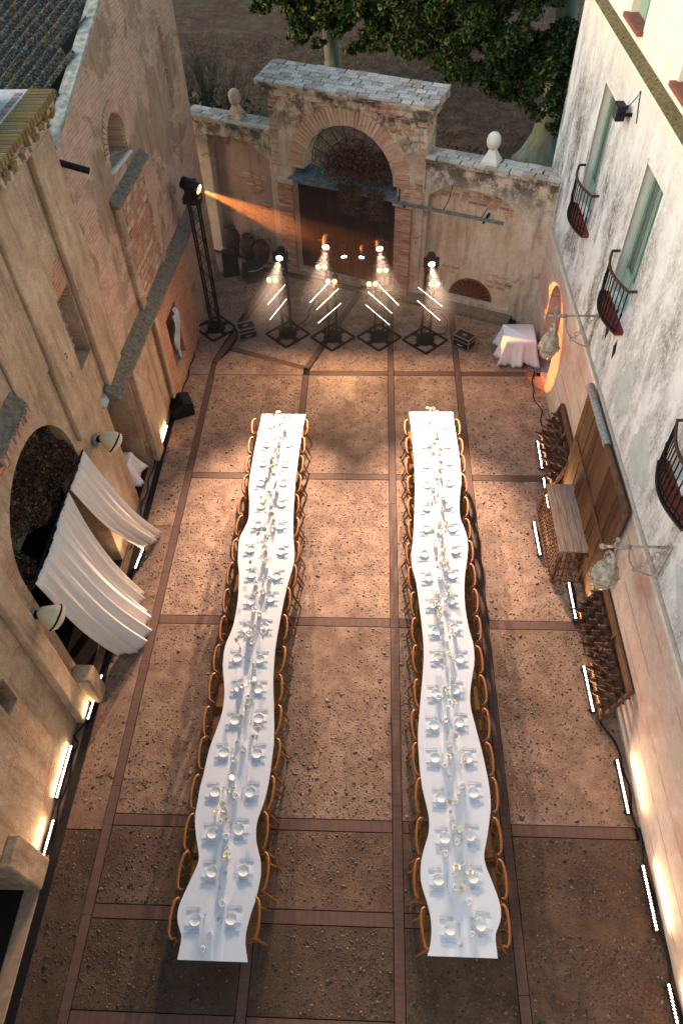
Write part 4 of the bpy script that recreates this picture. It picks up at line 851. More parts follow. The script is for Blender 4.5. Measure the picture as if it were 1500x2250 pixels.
def blinder(loc, label):
    t = thing('blinder_lamp', label, 'stage light', loc, 0, 'twin blinder lamps on the trusses')
    li = bpy.data.lights.new('blinder_light', 'SPOT'); li.energy = 40; li.spot_size = R(150); li.spot_blend = .6; li.color = (1, .64, .36); li.shadow_soft_size = .06
    lo = bpy.data.objects.new('blinder_light', li); COL.objects.link(lo); lo.parent = t; lo.location = (0, -.13, .02); lo.rotation_euler = (R(-76), 0, 0)
    MB().box(-.17, .17, -.04, .10, -.09, .09).build('housing', M['black'], t, bevel=.012)
    MB().box(-.02, .02, .10, .20, -.03, .03).build('clamp', M['black'], t)
    for s in (-1, 1):
        MB().lathe([(.06, 0), (.055, .025), (.03, .042), (.005, .046)], 12, (s*.08, -.04, .0), Matrix.Rotation(R(62), 4, 'X')).build('bulb', M['lamp'], t, True)
def stagebar(a, b, label):
    a, b = Vector(a), Vector(b); m = (a+b)/2; t = thing('stage_light_bar', label, 'light bar', m, 0, 'slanted light bars on the trusses')
    d = (b-a)/2; MB().bar(-d, d, .042, .042, (0, 1, 0)).build('housing', M['black'], t)
    MB().box(-.02, .02, 0.0, .12, -.02, .02).build('clamp', M['black'], t)
    n_ = 20; mb = MB(); up = Vector((0, -.8, .6))
    for i in range(n_): p = -d+2*d*(i+.5)/n_; mb.lathe([(.013, .0), (.013, .026), (.006, .03)], 6, p, up.to_track_quat('Z', 'Y').to_matrix().to_4x4())
    mb.build('lens_row', M['bar'], t)
tb = [(-4.27, 16.58, 3.6), (-2.28, 16.32, 2.12), (-1.05, 16.18, 2.5), (.19, 16.19, 2.45), (1.42, 16.07, 2.1)]
tl = ['tall black lattice truss at the left wall carrying the orange beam', 'black lattice truss with two slanted light bars, nearest the tall one', 'black lattice truss with three light bars leaning right', 'black lattice truss with three light bars leaning left', 'rightmost black lattice truss with two slanted light bars']
TW = []
for (x, y, h), lb in zip(tb, tl): TW.append(thing('truss_tower', lb, 'truss', (x, y, 0), 0, 'black truss towers')); truss(TW[-1], h)
WARM = (1, .67, .47)
t0, p0 = movinghead((-4.27, 16.58, 3.6), (8.5, -2.0, -2.7), 'moving head throwing the orange beam from the tall truss', 'orange', 1.35)
HEADP = 3900
for (i, z, aim, lb, tgt) in ((1, 2.12, (-.05, -1, -.23), 'moving head on top of the second truss from the left', (-2.9, 10.0, .9)), (4, 2.1, (.02, -1, -.23), 'moving head on top of the rightmost truss', (1.9, 10.0, .9))):
    t_, p_ = movinghead((tb[i][0], tb[i][1], z), aim, lb); spot('head_beam', p_, tgt, HEADP, 39, 1.0, WARM)
for (x, y, z, aim, lb, tgt, sz) in ((-1.12, 16.18, 2.5, (-.05, -1, -.3), 'moving head on top of the middle left truss', (-1.7, 9.8, .8), 32), (.15, 16.19, 2.45, (.05, -1, -.3), 'moving head on top of the middle right truss', (.95, 9.8, .8), 32)):
    t_, p_ = movinghead((x, y, z), aim, lb); spot('head_beam', p_, tgt, HEADP*.8, sz+7, 1.0, WARM)
for (x, z, aim, lb, tx) in ((-.72, 2.34, (.2, -1, -.75), 'moving head on the side arm of the middle left truss', -.3), (-.25, 2.32, (-.2, -1, -.75), 'moving head on the side arm of the middle right truss', -.9)):
    t_, p_ = movinghead((x, 16.12, z), aim, lb, 'head', .85)
    spot('side_beam', p_, (tx, 14.2, 0), 60, 22, .3, (1, .78, .5))
for tw, x0, x1, z in ((TW[2], -.10, .43, 2.305), (TW[3], -.54, .11, 2.285)): MB().tube([(x0, -.06 if tw is TW[2] else -.07, z), (x1, -.06 if tw is TW[2] else -.07, z)], .024, 6).build('side_arm', M['black'], tw)
for p, lb in (((-2.51, 16.12, 1.83), 'second truss from the left'), ((-1.25, 15.98, 2.27), 'middle left truss, upper pair'), ((-1.02, 15.94, 1.90), 'middle left truss, lower pair'), ((.24, 15.98, 2.18), 'middle right truss, upper pair'), ((-.01, 15.94, 1.83), 'middle right truss, lower pair'), ((1.52, 15.88, 1.86), 'rightmost truss')):
    blinder(p, 'pair of glowing amber blinder lamps on the '+lb)
for a, b, lb in (((-2.68, 1.16), (-2.18, 1.74), 'upper white light bar slanting across the second truss from left'), ((-2.67, .70), (-2.18, 1.33), 'lower white light bar slanting across the second truss from left'),
                 ((-1.58, 1.28), (-1.10, 1.83), 'top light bar of three on the middle left truss'), ((-1.43, 1.06), (-.84, 1.69), 'middle light bar of three on the middle left truss'), ((-1.41, .65), (-.79, 1.26), 'bottom light bar of three on the middle left truss'),
                 ((.16, 1.77), (.67, 1.20), 'top light bar of three on the middle right truss'), ((-.12, 1.60), (.51, .96), 'middle light bar of three on the middle right truss'), ((-.17, 1.22), (.46, .60), 'bottom light bar of three on the middle right truss'),
                 ((1.11, 1.78), (1.76, 1.22), 'upper white light bar slanting across the rightmost truss'), ((1.12, 1.40), (1.74, .80), 'lower white light bar slanting across the rightmost truss')):
    Y = 16.0 if a[0] < -2 else 15.92 if a[0] < 1 else 15.84
    stagebar((a[0], Y, a[1]), (b[0], Y, b[1]), lb)
# orange beam to the arch on the right
spot('orange_beam', p0, (4.3, 14.75, 1.15), 5500, 15.5, .04, (1, .25, .045), .03)
# flight cases, monitor speaker, stored equipment
def case(x, y, rz, label, w=.48, d=.32, h=.34):
    t = thing('flight_case', label, 'case', (x, y, 0), rz, 'flight cases by the trusses')
    MB().box(-w/2, w/2, -d/2, d/2, .03, h).build('body', M['black'], t)
    ed = MB(); e = .014
    for z in (.03, h*.68, h):
        for yy in (-d/2, d/2): ed.bar((-w/2, yy, z), (w/2, yy, z), e*2, e*2)
        for xx in (-w/2, w/2): ed.bar((xx, -d/2, z), (xx, d/2, z), e*2, e*2)
    for xx in (-w/2, w/2):
        for yy in (-d/2, d/2): ed.bar((xx, yy, .02), (xx, yy, h), e*2, e*2)
    ed.build('metal_edge', M['alu'], t)
    MB().box(-.06, .06, -.035, .035, h, h+.012).build('label_plate', M['alu'], t)
    MB().tube([(-.07, -d/2-.01, h*.4), (-.07, -d/2-.04, h*.4), (.07, -d/2-.04, h*.4), (.07, -d/2-.01, h*.4)], .009, 5).build('handle', M['alu'], t)
    for xx in (-w/2+.05, w/2-.05):
        for yy in (-d/2+.05, d/2-.05): MB().lathe([(.02, 0), (.02, .03)], 8, (xx, yy, 0)).build('caster', M['rubber'], t)
case(-3.38, 16.25, R(22), 'black flight case beside the tall left truss'); case(2.42, 15.85, R(-38), 'black flight case right of the rightmost truss')
sp = thing('floor_monitor', 'black wedge floor monitor against the left wall', 'speaker', (-4.62, 13.2, 0), R(25))
MB().prism([(-.27, .0), (.27, 0), (.27, .36), (.05, .42), (-.27, .24)], -.24, .24).build('cabinet', M['black'], sp, bevel=.012); MB().hexa([(-.26, -.22, .245), (.04, -.22, .417), (.04, .22, .417), (-.26, .22, .245), (-.265, -.22, .252), (.035, -.22, .425), (.035, .22, .425), (-.265, .22, .252)]).build('grille', M['iron'], sp)
for i, (x, y, w, d, h, rz, lb) in enumerate(((-4.2, 19.3, .5, .4, .75, .2, 'tall black loudspeaker cabinet in the dark back left corner'), (-3.5, 19.05, .62, .5, .5, .5, 'black covered amplifier with a pale strap in the back left corner'))):
    t = thing('equipment_case', lb, 'equipment', (x, y, 0), rz)
    MB().hexa([(-w/2, -d/2, 0), (w/2, -d/2, 0), (w/2, d/2, 0), (-w/2, d/2, 0), (-w*.42, -d*.4, h), (w*.42, -d*.4, h), (w*.42, d*.4, h), (-w*.42, d*.4, h)]).build('cabinet', M['black'], t, bevel=.04)
    if i: MB().tube([(-w*.38, -d/2-.0, h*.86), (0, -d/2-.01, h*.76), (w*.38, -d/2, h*.86)], .012, 5).build('strap', M['alu'], t)
    else: MB().lathe([(.14, 0), (.13, .01), (.03, .015)], 16, (0, -d/2+.01, h*.5), Matrix.Rotation(R(80), 4, 'X')).build('cone', M['iron'], t)
for k, (u, h) in enumerate(((-3.7, .95), (-3.15, .8), (-2.7, .7))):
    p = Matrix.Rotation(R(-23), 4, 'Z') @ Vector((u, -.12, 0))
    o = MB().lathe([(.12, 0), (.16, .05), (.24, h*.45), (.26, h*.65), (.2, h*.85), (.13, h*.93), (.16, h), (.13, h-.01), (.1, h*.9)], 18, (0, 0, 0)).build('clay_jar', M['clay'], None, True)
    o.location = (GX+p.x, GY+p.y, 0); tag(o, ['tallest of the dark clay jars by the left wall panel', 'middle one of the dark clay jars by the left wall panel', 'smallest dark clay jar, next to the gate pillar'][k], 'jar', 'dark clay jars')
# ------------------------------------------------------------------ wavy tables: photo outline laid on the table-top plane (z = 0.75)
TZ = .75
LLp = [(575.7, 909.6), (570.7, 934), (557.6, 998), (549.3, 1046), (546.9, 1069), (547.4, 1092), (548, 1113.5), (546, 1140), (538.7, 1158), (528.8, 1176), (524.7, 1192.5), (523, 1217), (523.2, 1237), (525.5, 1259.7), (524.9, 1284), (522.3, 1321), (516, 1358.7), (509.6, 1383), (494.7, 1420), (490.3, 1452), (490, 1468.7), (492.8, 1506), (493, 1530), (488, 1565.7), (473, 1610.5), (460, 1646), (447.7, 1700), (439.6, 1730), (434.7, 1759.7), (429.5, 1789.6), (429, 1815.7), (432.4, 1845.6), (437, 1877), (434.7, 1898), (417.9, 1935), (397.3, 1980), (391.5, 1999), (390, 2014.4), (392, 2034), (399.3, 2056.7), (394.4, 2085.6), (390, 2108)]
LRp = [(671.5, 909.6), (664.5, 944), (656, 998.4), (650.5, 1042.8), (647, 1079), (644.7, 1123.4), (644, 1163), (645.8, 1200), (646.5, 1224), (643, 1246.7), (632.8, 1280), (623.5, 1319.5), (614, 1368), (604.8, 1424), (601, 1475), (600, 1506), (601.4, 1554.5), (602, 1618), (600, 1646), (593.3, 1698), (588, 1730), (580, 1761.6), (567, 1797), (562.5, 1821), (562.5, 1845.6), (567, 1868), (571.9, 1888.5), (573, 1909), (571.9, 1929.6), (560.7, 1980), (556, 1992), (543.3, 2034.4), (539, 2061), (539, 2079), (544, 2114)]
RLp = [(898.6, 904.7), (903.6, 945.8), (908.5, 995), (911, 1041), (911, 1085.6), (909.3, 1143), (906.9, 1185), (903.3, 1215), (905.5, 1247), (914, 1280), (920.7, 1330.7), (926.3, 1373.6), (930, 1420), (930, 1459), (925.3, 1515), (920.7, 1569.5), (918, 1618), (920.7, 1674), (926.3, 1724), (931, 1746), (941, 1790), (942.4, 1816), (940, 1836), (928, 1876), (923.6, 1908), (925, 1940), (936, 1976), (945, 2012), (947.6, 2044), (945, 2076), (937.6, 2102)]
RRp = [(994, 903.4), (999.8, 945.8), (1006.4, 987), (1011.3, 1028), (1013, 1057.6), (1010.5, 1077.4), (1008.4, 1110), (1010.5, 1136.6), (1018.7, 1159.6), (1024.5, 1176), (1027.4, 1197.4), (1026, 1225), (1021, 1261.6), (1019.6, 1299), (1021.5, 1334.4), (1029, 1379), (1038.3, 1411), (1041.4, 1437), (1041, 1461), (1035.5, 1494.8), (1032, 1524.7), (1033.6, 1554.5), (1043.9, 1595.6), (1057.9, 1649.7), (1068, 1695), (1074, 1728), (1077, 1760), (1076.5, 1785), (1070, 1836), (1063, 1876), (1066, 1900), (1080, 1936), (1094, 1974), (1100, 2002), (1097, 2030), (1087.6, 2054), (1093, 2105)]
def edge(pp):
    P = [gnd(x, y, TZ) for x, y in pp]; out = []
    for i in range(len(P)-1):
        a, b, c, d = P[max(i-1, 0)], P[i], P[i+1], P[min(i+2, len(P)-1)]
        for k in range(4):
            t = k/4; out.append(.5*((2*b)+(c-a)*t+(2*a-5*b+4*c-d)*t*t+(3*b-a-3*c+d)*t**3))
    return out+[P[-1]]
EDG = {k: edge(v) for k, v in dict(LL=LLp, LR=LRp, RL=RLp, RR=RRp).items()}
def ex(k, y):
    E = EDG[k]
    for a, b in zip(E, E[1:]):
        if b.y <= y <= a.y: return a.x+(b.x-a.x)*(a.y-y)/max(1e-6, a.y-b.y)
    return E[0].x if y > E[0].y else E[-1].x
def long_table(a, b, side):
    E1, E2 = EDG[a], EDG[b]; y1, y0 = min(E1[0].y, E2[0].y), max(E1[-1].y, E2[-1].y)
    t = thing('banquet_table', 'long wavy-edged white banquet table on the %s' % side, 'table', ((E1[0].x+E2[0].x)/2, y0, 0))
    ox, oy = t.location.x, t.location.y
    ys = [y1-(y1-y0)*i/150 for i in range(151)]; vs = []; fs = []
    for y in ys:
        for f in range(5): vs.append((ex(a, y)+(ex(b, y)-ex(a, y))*f/4-ox, y-oy, TZ))
    for y in ys:
        for f in range(5): vs.append((ex(a, y)+(ex(b, y)-ex(a, y))*f/4-ox, y-oy, TZ-.045))
    N = len(ys)*5
    for i in range(len(ys)-1):
        for f in range(4): p = i*5+f; fs += [(p, p+1, p+6, p+5), (N+p, N+p+5, N+p+6, N+p+1)]
        for f, s in ((0, 0), (4, 4)): p = i*5+f; fs.append((p, p+5, N+p+5, N+p))
    for i in (0, len(ys)-1): fs += [(i*5+f, i*5+f+1, N+i*5+f+1, N+i*5+f) for f in range(4)]
    MB().add(vs, fs).build('tabletop', M['cloth'], t)
    for i in range(10):
        y = y0+.5+(y1-y0-1)*i/9; xm = (ex(a, y)+ex(b, y))/2
        MB().box(xm-.28-ox, xm+.28-ox, y-.03-oy, y+.03-oy, TZ-.10, TZ-.046).build('trestle_bar', M['black'], t)
        for s in (-.25, .25): MB().tube([(xm+s-ox, y-oy, 0), (xm+s-ox, y-oy, TZ-.1)], .02, 6).build('leg', M['black'], t)
    # gauze runner down the middle
    vr = []; fr = []
    for i, y in enumerate(ys):
        xm = (ex(a, y)+ex(b, y))/2+.03*math.sin(y*3)
        for f in range(5): vr.append((xm-.17+.085*f-ox+.01*math.sin(y*9+f), y-oy, TZ+.0025+.0008*math.sin(y*14+f*2)))
    fr = [(i*5+f, i*5+f+1, i*5+f+6, i*5+f+5) for i in range(len(ys)-1) for f in range(4)]
    MB().add(vr, fr).build('runner', simple('gauze_runner', 'dadcde', .95, var=.05, scale=60), t, True)
    return y0, y1
YR = {'L': long_table('LL', 'LR', 'left'), 'R': long_table('RL', 'RR', 'right')}
# ------------------------------------------------------------------ chairs
ch0 = thing('wishbone_chair', 'x', 'chair')
rl_ = MB(); NR = 14; cs = []
for k in range(NR+1):
    x = -.262+.524*k/NR; q = abs(x)/.262; yy_ = -.275+.03*q**2+.04*max(0, q-.78)**1.5*8; z = .745-.012*q**2
    h_ = .042-.02*max(0, q-.6); cs.append([(x, yy_-.016, z-h_), (x, yy_+.016, z-h_), (x, yy_+.019, z+h_*.45), (x, yy_, z+h_*.65), (x, yy_-.019, z+h_*.45)])
rl_.add([v for c in cs for v in c], [(i*5+j, i*5+(j+1) % 5, (i+1)*5+(j+1) % 5, (i+1)*5+j) for i in range(NR) for j in range(5)]+[(4, 3, 2, 1, 0), tuple(NR*5+j for j in range(5))])
rl_.build('top_rail', M['oak'], ch0, True)
MB().tube([(0, -.19, .43), (0, -.225, .56)], .014, 6).tube([(0, -.225, .55), (-.05, -.25, .63), (-.085, -.268, .73)], .011, 6).tube([(0, -.225, .55), (.05, -.25, .63), (.085, -.268, .73)], .011, 6).build('splat', M['oak'], ch0, True)
for s in (-1, 1):
    MB().tube([(s*.245, .20, 0), (s*.24, .195, .25), (s*.235, .19, .445)], [.013, .018, .016], 7).build('leg', M['oak'], ch0, True)
    MB().tube([(s*.225, -.335, 0), (s*.212, -.25, .25), (s*.205, -.205, .44), (s*.222, -.20, .58), (s*.252, -.205, .73)], [.013, .018, .019, .017, .013], 7).build('leg', M['oak'], ch0, True)
    MB().tube([(s*.235, .19, .40), (s*.2, -.2, .40)], .011, 6).tube([(s*.24, .195, .25), (s*.205, -.21, .25)], .010, 6).build('stretcher', M['oak'], ch0, True)
MB().tube([(-.235, .19, .37), (.235, .19, .37)], .011, 6).build('stretcher', M['oak'], ch0, True); MB().tube([(-.2, -.2, .36), (.2, -.2, .36)], .011, 6).build('stretcher', M['oak'], ch0, True)
MB().add([(-.255, .215, .44), (.255, .215, .44), (.205, -.205, .43), (-.205, -.205, .43), (0, .02, .425)]+[(-.255, .215, .40), (.255, .215, .40), (.205, -.205, .40), (-.205, -.205, .40)], [(0, 1, 4), (1, 2, 4), (2, 3, 4), (3, 0, 4), (0, 5, 6, 1), (1, 6, 7, 2), (2, 7, 8, 3), (3, 8, 5, 0), (5, 8, 7, 6)]).build('woven_seat', M['cord'], ch0)
NCH = 18; first = True; SEAT = {}
rc = random.Random(3)
for key, xr, side, tab in (('LL', -2.66, 'left', 'left'), ('LR', -1.45, 'right', 'left'), ('RL', .77, 'left', 'right'), ('RR', 1.97, 'right', 'right')):
    lst = []
    for i in range(NCH):
        y = 2.08+i*.577+rc.uniform(-.035, .035)+(.05 if key == 'RR' else 0); lst.append(y)
        o = ch0 if first else copy_tree(ch0); first = False
        sg = 1 if side == 'left' else -1
        em = min(sg*ex(key, y+q*.07) for q in range(-3, 4)); xo = min(sg*xr, em-.085)*sg
        o.location = (xo+sg*.285-sg*rc.uniform(0, .03), y, 0); o.rotation_euler = (0, 0, R(-90 if sg > 0 else 90)+rc.uniform(-.07, .07))
        tag(o, 'oak chair with woven seat, %s from near end, %s side of %s table' % (nth(i+1), side, tab), 'chair', 'oak chairs along the %s table' % tab)
    SEAT[key] = lst
# ------------------------------------------------------------------ place settings (x towards the table middle, guest at -x)
def sm(mb, name, mat, smooth=True):
    me = mb.mesh(name, smooth); me.materials.append(M[mat]); return me
plate_m = sm(MB().lathe([(.045, 0), (.078, .006), (.084, .014), (.081, .016), (.074, .009), (.02, .006), (.002, .006)], 24), 'plate', 'plate')
nap_m = sm(MB().box(-.075, .075, -.06, .06, 0, .003).box(-.073, .074, -.058, .059, .003, .005), 'napkin', 'napkin', False)
def cut(kind):
    m = MB()
    if kind == 'fork':
        m.bar((-.09, 0, .004), (.035, 0, .004), .007, .003).hexa([(.035, -.005, .003), (.035, .005, .003), (.06, .011, .003), (.06, -.011, .003), (.035, -.005, .006), (.035, .005, .006), (.06, .011, .006), (.06, -.011, .006)])
        for k in (-.009, -.003, .003, .009): m.bar((.06, k, .0045), (.098, k, .006), .003, .002)
    elif kind == 'knife':
        m.bar((-.1, 0, .004), (.0, 0, .004), .010, .005).hexa([(0, -.005, .003), (0, .006, .003), (.10, .008, .003), (.115, -.004, .003), (0, -.005, .005), (0, .006, .005), (.10, .008, .005), (.115, -.004, .005)])
    else:
        m.bar((-.09, 0, .004), (.05, 0, .004), .006, .003).lathe([(.002, .002), (.014, .003), (.018, .007), (.016, .006), (.002, .004)], 10, (.066, 0, .0))
    return sm(m, kind, 'silver', False)
cm = {k: cut(k) for k in ('fork', 'knife', 'spoon')}
rs = random.Random(21)
for key, side, tab in (('LL', 'left', 'left'), ('LR', 'right', 'left'), ('RL', 'left', 'right'), ('RR', 'right', 'right')):
    sg = 1 if side == 'left' else -1
    for i, y in enumerate(SEAT[key]):
        y = y+rs.uniform(-.02, .02); y = max(y, YR[tab[0].upper()][0]+.22)
        xe = ex(key, y); x = xe+sg*.235; rz = (0 if sg > 0 else math.pi)
        w = '%s setting from near end, %s side of %s table' % (nth(i+1), side, tab)
        def put(name, me, lx, ly, z, a, lab, cat):
            o = link(name, me, None, (x+sg*lx, y+sg*ly, TZ+z), (0, 0, rz+a)); tag(o, lab+', '+w, cat, '%ss on the %s table' % (name.replace('_', ' '), tab) if name != 'knife' else 'knives on the %s table' % tab)
        put('napkin', nap_m, -.055+rs.uniform(-.01, .01), -.015, .001, rs.uniform(-.06, .06), 'printed folded napkin', 'napkin')
        put('plate', plate_m, .015, .0, .0065, 0, 'small white plate', 'plate')
        put('fork', cm['fork'], -.03, .115, .002, rs.uniform(-.1, .1), 'inner steel fork', 'fork'); put('fork', cm['fork'], -.04, .145, .002, rs.uniform(-.1, .1), 'outer steel fork', 'fork')
        put('knife', cm['knife'], -.02, -.125, .002, rs.uniform(-.08, .12), 'inner steel knife', 'knife'); put('knife', cm['knife'], -.025, -.158, .002, rs.uniform(-.12, .08), 'outer steel knife', 'knife')
        put('dessert_spoon', cm['spoon'], .135, -.01, .002, R(90)+rs.uniform(-.1, .1), 'dessert spoon', 'spoon')
# ------------------------------------------------------------------ candles and flowers down the middle
pil = {}
for r_, h_ in ((.042, .11), (.036, .08), (.045, .07)):
    pil[(r_, h_)] = (sm(MB().lathe([(r_, 0), (r_, h_-.004), (r_-.006, h_), (r_-.012, h_-.008), (.002, h_-.010)], 16), 'candle', 'wax'), sm(MB().tube([(0, 0, h_-.012), (.002, 0, h_+.008)], .0015, 4), 'wick', 'twig', False))
tea = (sm(MB().lathe([(.022, 0), (.026, .004), (.027, .045), (.024, .046), (.022, .02), (.002, .018)], 12), 'holder', 'glassy'), sm(MB().lathe([(.02, .018), (.02, .03), (.002, .031)], 10), 'wax', 'wax'))
fm = sm(MB().lathe([(.001, 0), (.007, .008), (.005, .02), (.001, .034)], 8), 'flame', 'flame')
def petalball(seed):
    r = random.Random(seed); m = MB()
    for ring_, n_, rad, tl_ in ((0, 5, .018, .25), (1, 6, .032, .75), (2, 7, .044, 1.25)):
        for k in range(n_):
            a = 2*math.pi*k/n_+ring_*.5+r.uniform(-.15, .15); t = tl_+r.uniform(-.12, .12); c = Vector((math.cos(a), math.sin(a), 0)); up = Vector((0, 0, 1))
            d = (c*math.sin(t)+up*math.cos(t)); s = Vector((-math.sin(a), math.cos(a), 0)); wd = rad*.75
            b = Vector((0, 0, -.01)); m1 = d*rad*.9; tp = d*rad*1.25+c*.004*r.uniform(0, 2)
            m.add([b, m1-s*wd+c*.008, m1+c*.014, m1+s*wd+c*.008, tp-s*wd*.6, tp, tp+s*wd*.6], [(0, 1, 2), (0, 2, 3), (1, 4, 5, 2), (2, 5, 6, 3)])
    return sm(m, 'bloom', 'petal')
bl = [petalball(k) for k in range(4)]
lit = {'L': (4, 13, 24), 'R': ()}
rf_ = random.Random(5)
for T, a, b, tab in (('L', 'LL', 'LR', 'left'), ('R', 'RL', 'RR', 'right')):
    y0, y1 = YR[T]; cps = []; y = y0+.12
    while y < y1-.35: cps.append(y); y += rf_.uniform(.10, .22)*(1.0 if y < 8 else 1.5)
    flo = []
    for yc, k in ((2.62 if T == 'R' else 2.85, 2 if T == 'L' else 5), (3.45, 8 if T == 'L' else 4), (4.55, 5), (5.35, 6), (6.2, 4), (6.75, 5), (7.4, 6), (8.2, 5), (8.9, 8), (9.6, 8), (10.3, 9), (10.9, 9), (11.5, 9), (11.9, 8), (12.15, 4)):
        if yc > y1-.12: yc = y1-.15
        for _ in range(max(2, int(k*.62))): flo.append((min(yc+rf_.gauss(0, .16), y1-.06), rf_.gauss(0, .09)))
    flo.sort(); np1 = nt1 = 0
    for i, y in enumerate(cps):
        xm = (ex(a, y)+ex(b, y))/2; x = xm+rf_.uniform(-.13, .13); big = rf_.random() < .6
        if big:
            np1 += 1; k = rf_.choice(list(pil)); t = thing('pillar_candle', 'white pillar candle, %s from near end of the %s table' % (nth(np1), tab), 'candle', (x, y, TZ+.005), 0, 'pillar candles on the %s table' % tab)
            link('body', pil[k][0], t); link('wick', pil[k][1], t)
            if i in lit[T]: link('flame', fm, t, (0, 0, k[1]+.002)); t['label'] = 'lit '+t['label']
        else:
            nt1 += 1; t = thing('tealight', 'tealight in frosted holder, %s from near end of the %s table' % (nth(nt1), tab), 'candle', (x, y, TZ+.005), 0, 'tealights on the %s table' % tab)
            link('holder', tea[0], t); link('wax', tea[1], t)
    for i, (y, dx) in enumerate(flo):
        xm = (ex(a, y)+ex(b, y))/2; h = rf_.uniform(.12, .26)*(1 if y < 9 else 1.3); lean = Vector((rf_.uniform(-.06, .06), rf_.uniform(-.05, .05), 0))
        t = thing('cream_flower', 'single upright cream flower, %s from near end of the %s table' % (nth(i+1), tab), 'flower', (xm+dx, y, TZ+.004), 0, 'cream flowers down the %s table' % tab)
        MB().tube([(0, 0, 0), lean*.3+Vector((0, 0, h*.5)), lean+Vector((0, 0, h))], .0024, 4).build('stem', M['stem'], t); MB().lathe([(.02, 0), (.022, .008), (.005, .012)], 8).build('foot', M['glassy'], t)
        link('bloom', bl[i % 4], t, lean+Vector((0, 0, h)), (rf_.uniform(-.3, .3), rf_.uniform(-.3, .3), rf_.uniform(0, 6)), (rf_.uniform(.7, 1.0),)*3)
# ------------------------------------------------------------------ trees and shrubs beyond the wall
GREEN = [C(k)[:3] for k in ('263b1d', '304823', '3a5328', '1f311a', '435b2e', '4f5c2c', '6e6a2c')]
def plane_tree(label, base, trunk, radii, limbs, clumps, nleaf, lsize):
    t = thing('plane_tree', label, 'tree', base); b = Vector(base)
    MB().tube([Vector(p)-b for p in trunk], radii, 12).build('trunk', M['bark'], t, True)
    lm = MB()
    for path, r0 in limbs: lm.tube([Vector(p)-b for p in path], [r0*(1-.8*i/(len(path)-1)) for i in range(len(path))], 7)
    lm.build('limbs', M['bark'], t, True)
    cl = np.array([c[:3] for c in clumps]); rd = np.array([c[3] for c in clumps]); wt = rd**2.2/np.sum(rd**2.2)
    ix = rng.choice(len(cl), nleaf, p=wt); d = rng.normal(0, 1, (nleaf, 3)); d /= np.linalg.norm(d, axis=1)[:, None]
    sub = rng.normal(0, 1, (len(cl)*14, 3)); sub /= np.linalg.norm(sub, axis=1)[:, None]
    si = ix*14+rng.integers(0, 14, nleaf); c2 = cl[ix]+sub[si]*rd[ix][:, None]*np.array([1, 1, .75])*rng.uniform(.55, 1.0, (len(sub), 1))[si]
    pts = c2+d*(rd[ix]*.42*rng.uniform(.1, 1, nleaf)**.5)[:, None]*np.array([1, 1, .7])
    leaves('crown', pts-np.array(base), lsize, GREEN, 'leaf', t, .62)
    return t
tx, ty = 5.95, 26.6
def clump(px_, py_, Y, r): v = ypl(px_, py_, Y); return (v.x, v.y, v.z, r)
cA, cB, cC = ypl(1010, 60, 24.8), ypl(1230, 90, 24.8), ypl(900, 60, 25.4)
bigt = plane_tree('big pale-barked plane tree with spreading green crown beyond the right wall', (tx, ty, -.12), [(tx, ty, -.15), (tx, ty, .2), (tx+.08, ty, .8), (tx+.15, ty, 1.8), (tx+.05, ty, 3.6), (tx-.2, ty-.1, 5.6)], [1.15, .78, .56, .45, .38, .30],
           [([(tx, ty, 3.4), (tx-1.4, ty-1.0, 4.4), cA], .2), ([(tx, ty, 3.8), cB], .18), ([(tx-.1, ty, 4.8), (tx-2.4, ty-.6, 5.2), cC], .18), ([(tx-.2, ty, 5.4), (tx-1.5, ty-.5, 7.0)], .2)],
           [clump(*c) for c in ((1180, 110, 24.5, 1.05), (1100, 50, 24, 1.05), (1000, 40, 24.5, 1.0), (920, 30, 25, .85), (1040, 120, 24, .8), (1125, 175, 24, .8), (1195, 225, 24, .6), (1240, 110, 24.5, .9), (960, 100, 25, .65), (895, 90, 25.5, .55), (1235, 280, 24.6, .42), (1150, -90, 25, 1.4), (1000, -90, 25, 1.4), (880, -60, 26, 1.1), (1060, -220, 25.5, 1.8), (940, -220, 26, 1.6), (1180, -250, 26, 1.8), (1090, 190, 23.8, .45), (990, 150, 24.4, .42), (1250, 190, 24.4, .55))], 90000, .062)
d_ = rng.normal(0, 1, (16000, 3)); d_ /= np.linalg.norm(d_, axis=1)[:, None]
leaves('added_shade_crown', d_*np.array([5.6, 4.6, 2.0])*rng.uniform(.3, 1, (16000, 1))**.5+np.array([-2.6, -1.2, 8.6]), .22, GREEN, 'leaf', bigt, .62)  # unseen leaves above the frame, added to shade the ground below
t2x, t2y = -1.75, 33.6
plane_tree('slender pale-trunked plane tree behind the gateway coping', (t2x, t2y, -.12), [(t2x, t2y, -.15), (t2x, t2y, 1.0), (t2x-.1, t2y, 2.0), (t2x-.35, t2y, 3.4), (t2x-.5, t2y, 5.0)], [.45, .33, .29, .26, .2],
           [([(t2x-.2, t2y, 2.6), (t2x+1.0, t2y-.6, 3.4), (t2x+2.4, t2y-1, 4.0)], .12), ([(t2x-.3, t2y, 3.2), (t2x-1.6, t2y-.4, 4.2), (t2x-2.8, t2y-.6, 4.6)], .12)],
           [clump(*c) for c in ((690, 40, 32, .75), (650, 20, 32, .7), (745, 60, 32, .55), (790, 40, 32, .8), (830, 80, 32, .65), (780, 110, 32, .42), (860, 20, 32, .8), (575, 15, 32.5, .45), (620, -30, 32, .8), (720, -60, 32, 1.2), (820, -60, 32, 1.2), (560, -40, 33, .7), (700, 95, 32.2, .3), (870, 60, 32, .7), (760, 10, 32, .9), (660, 70, 32.4, .5))], 17000, .085)
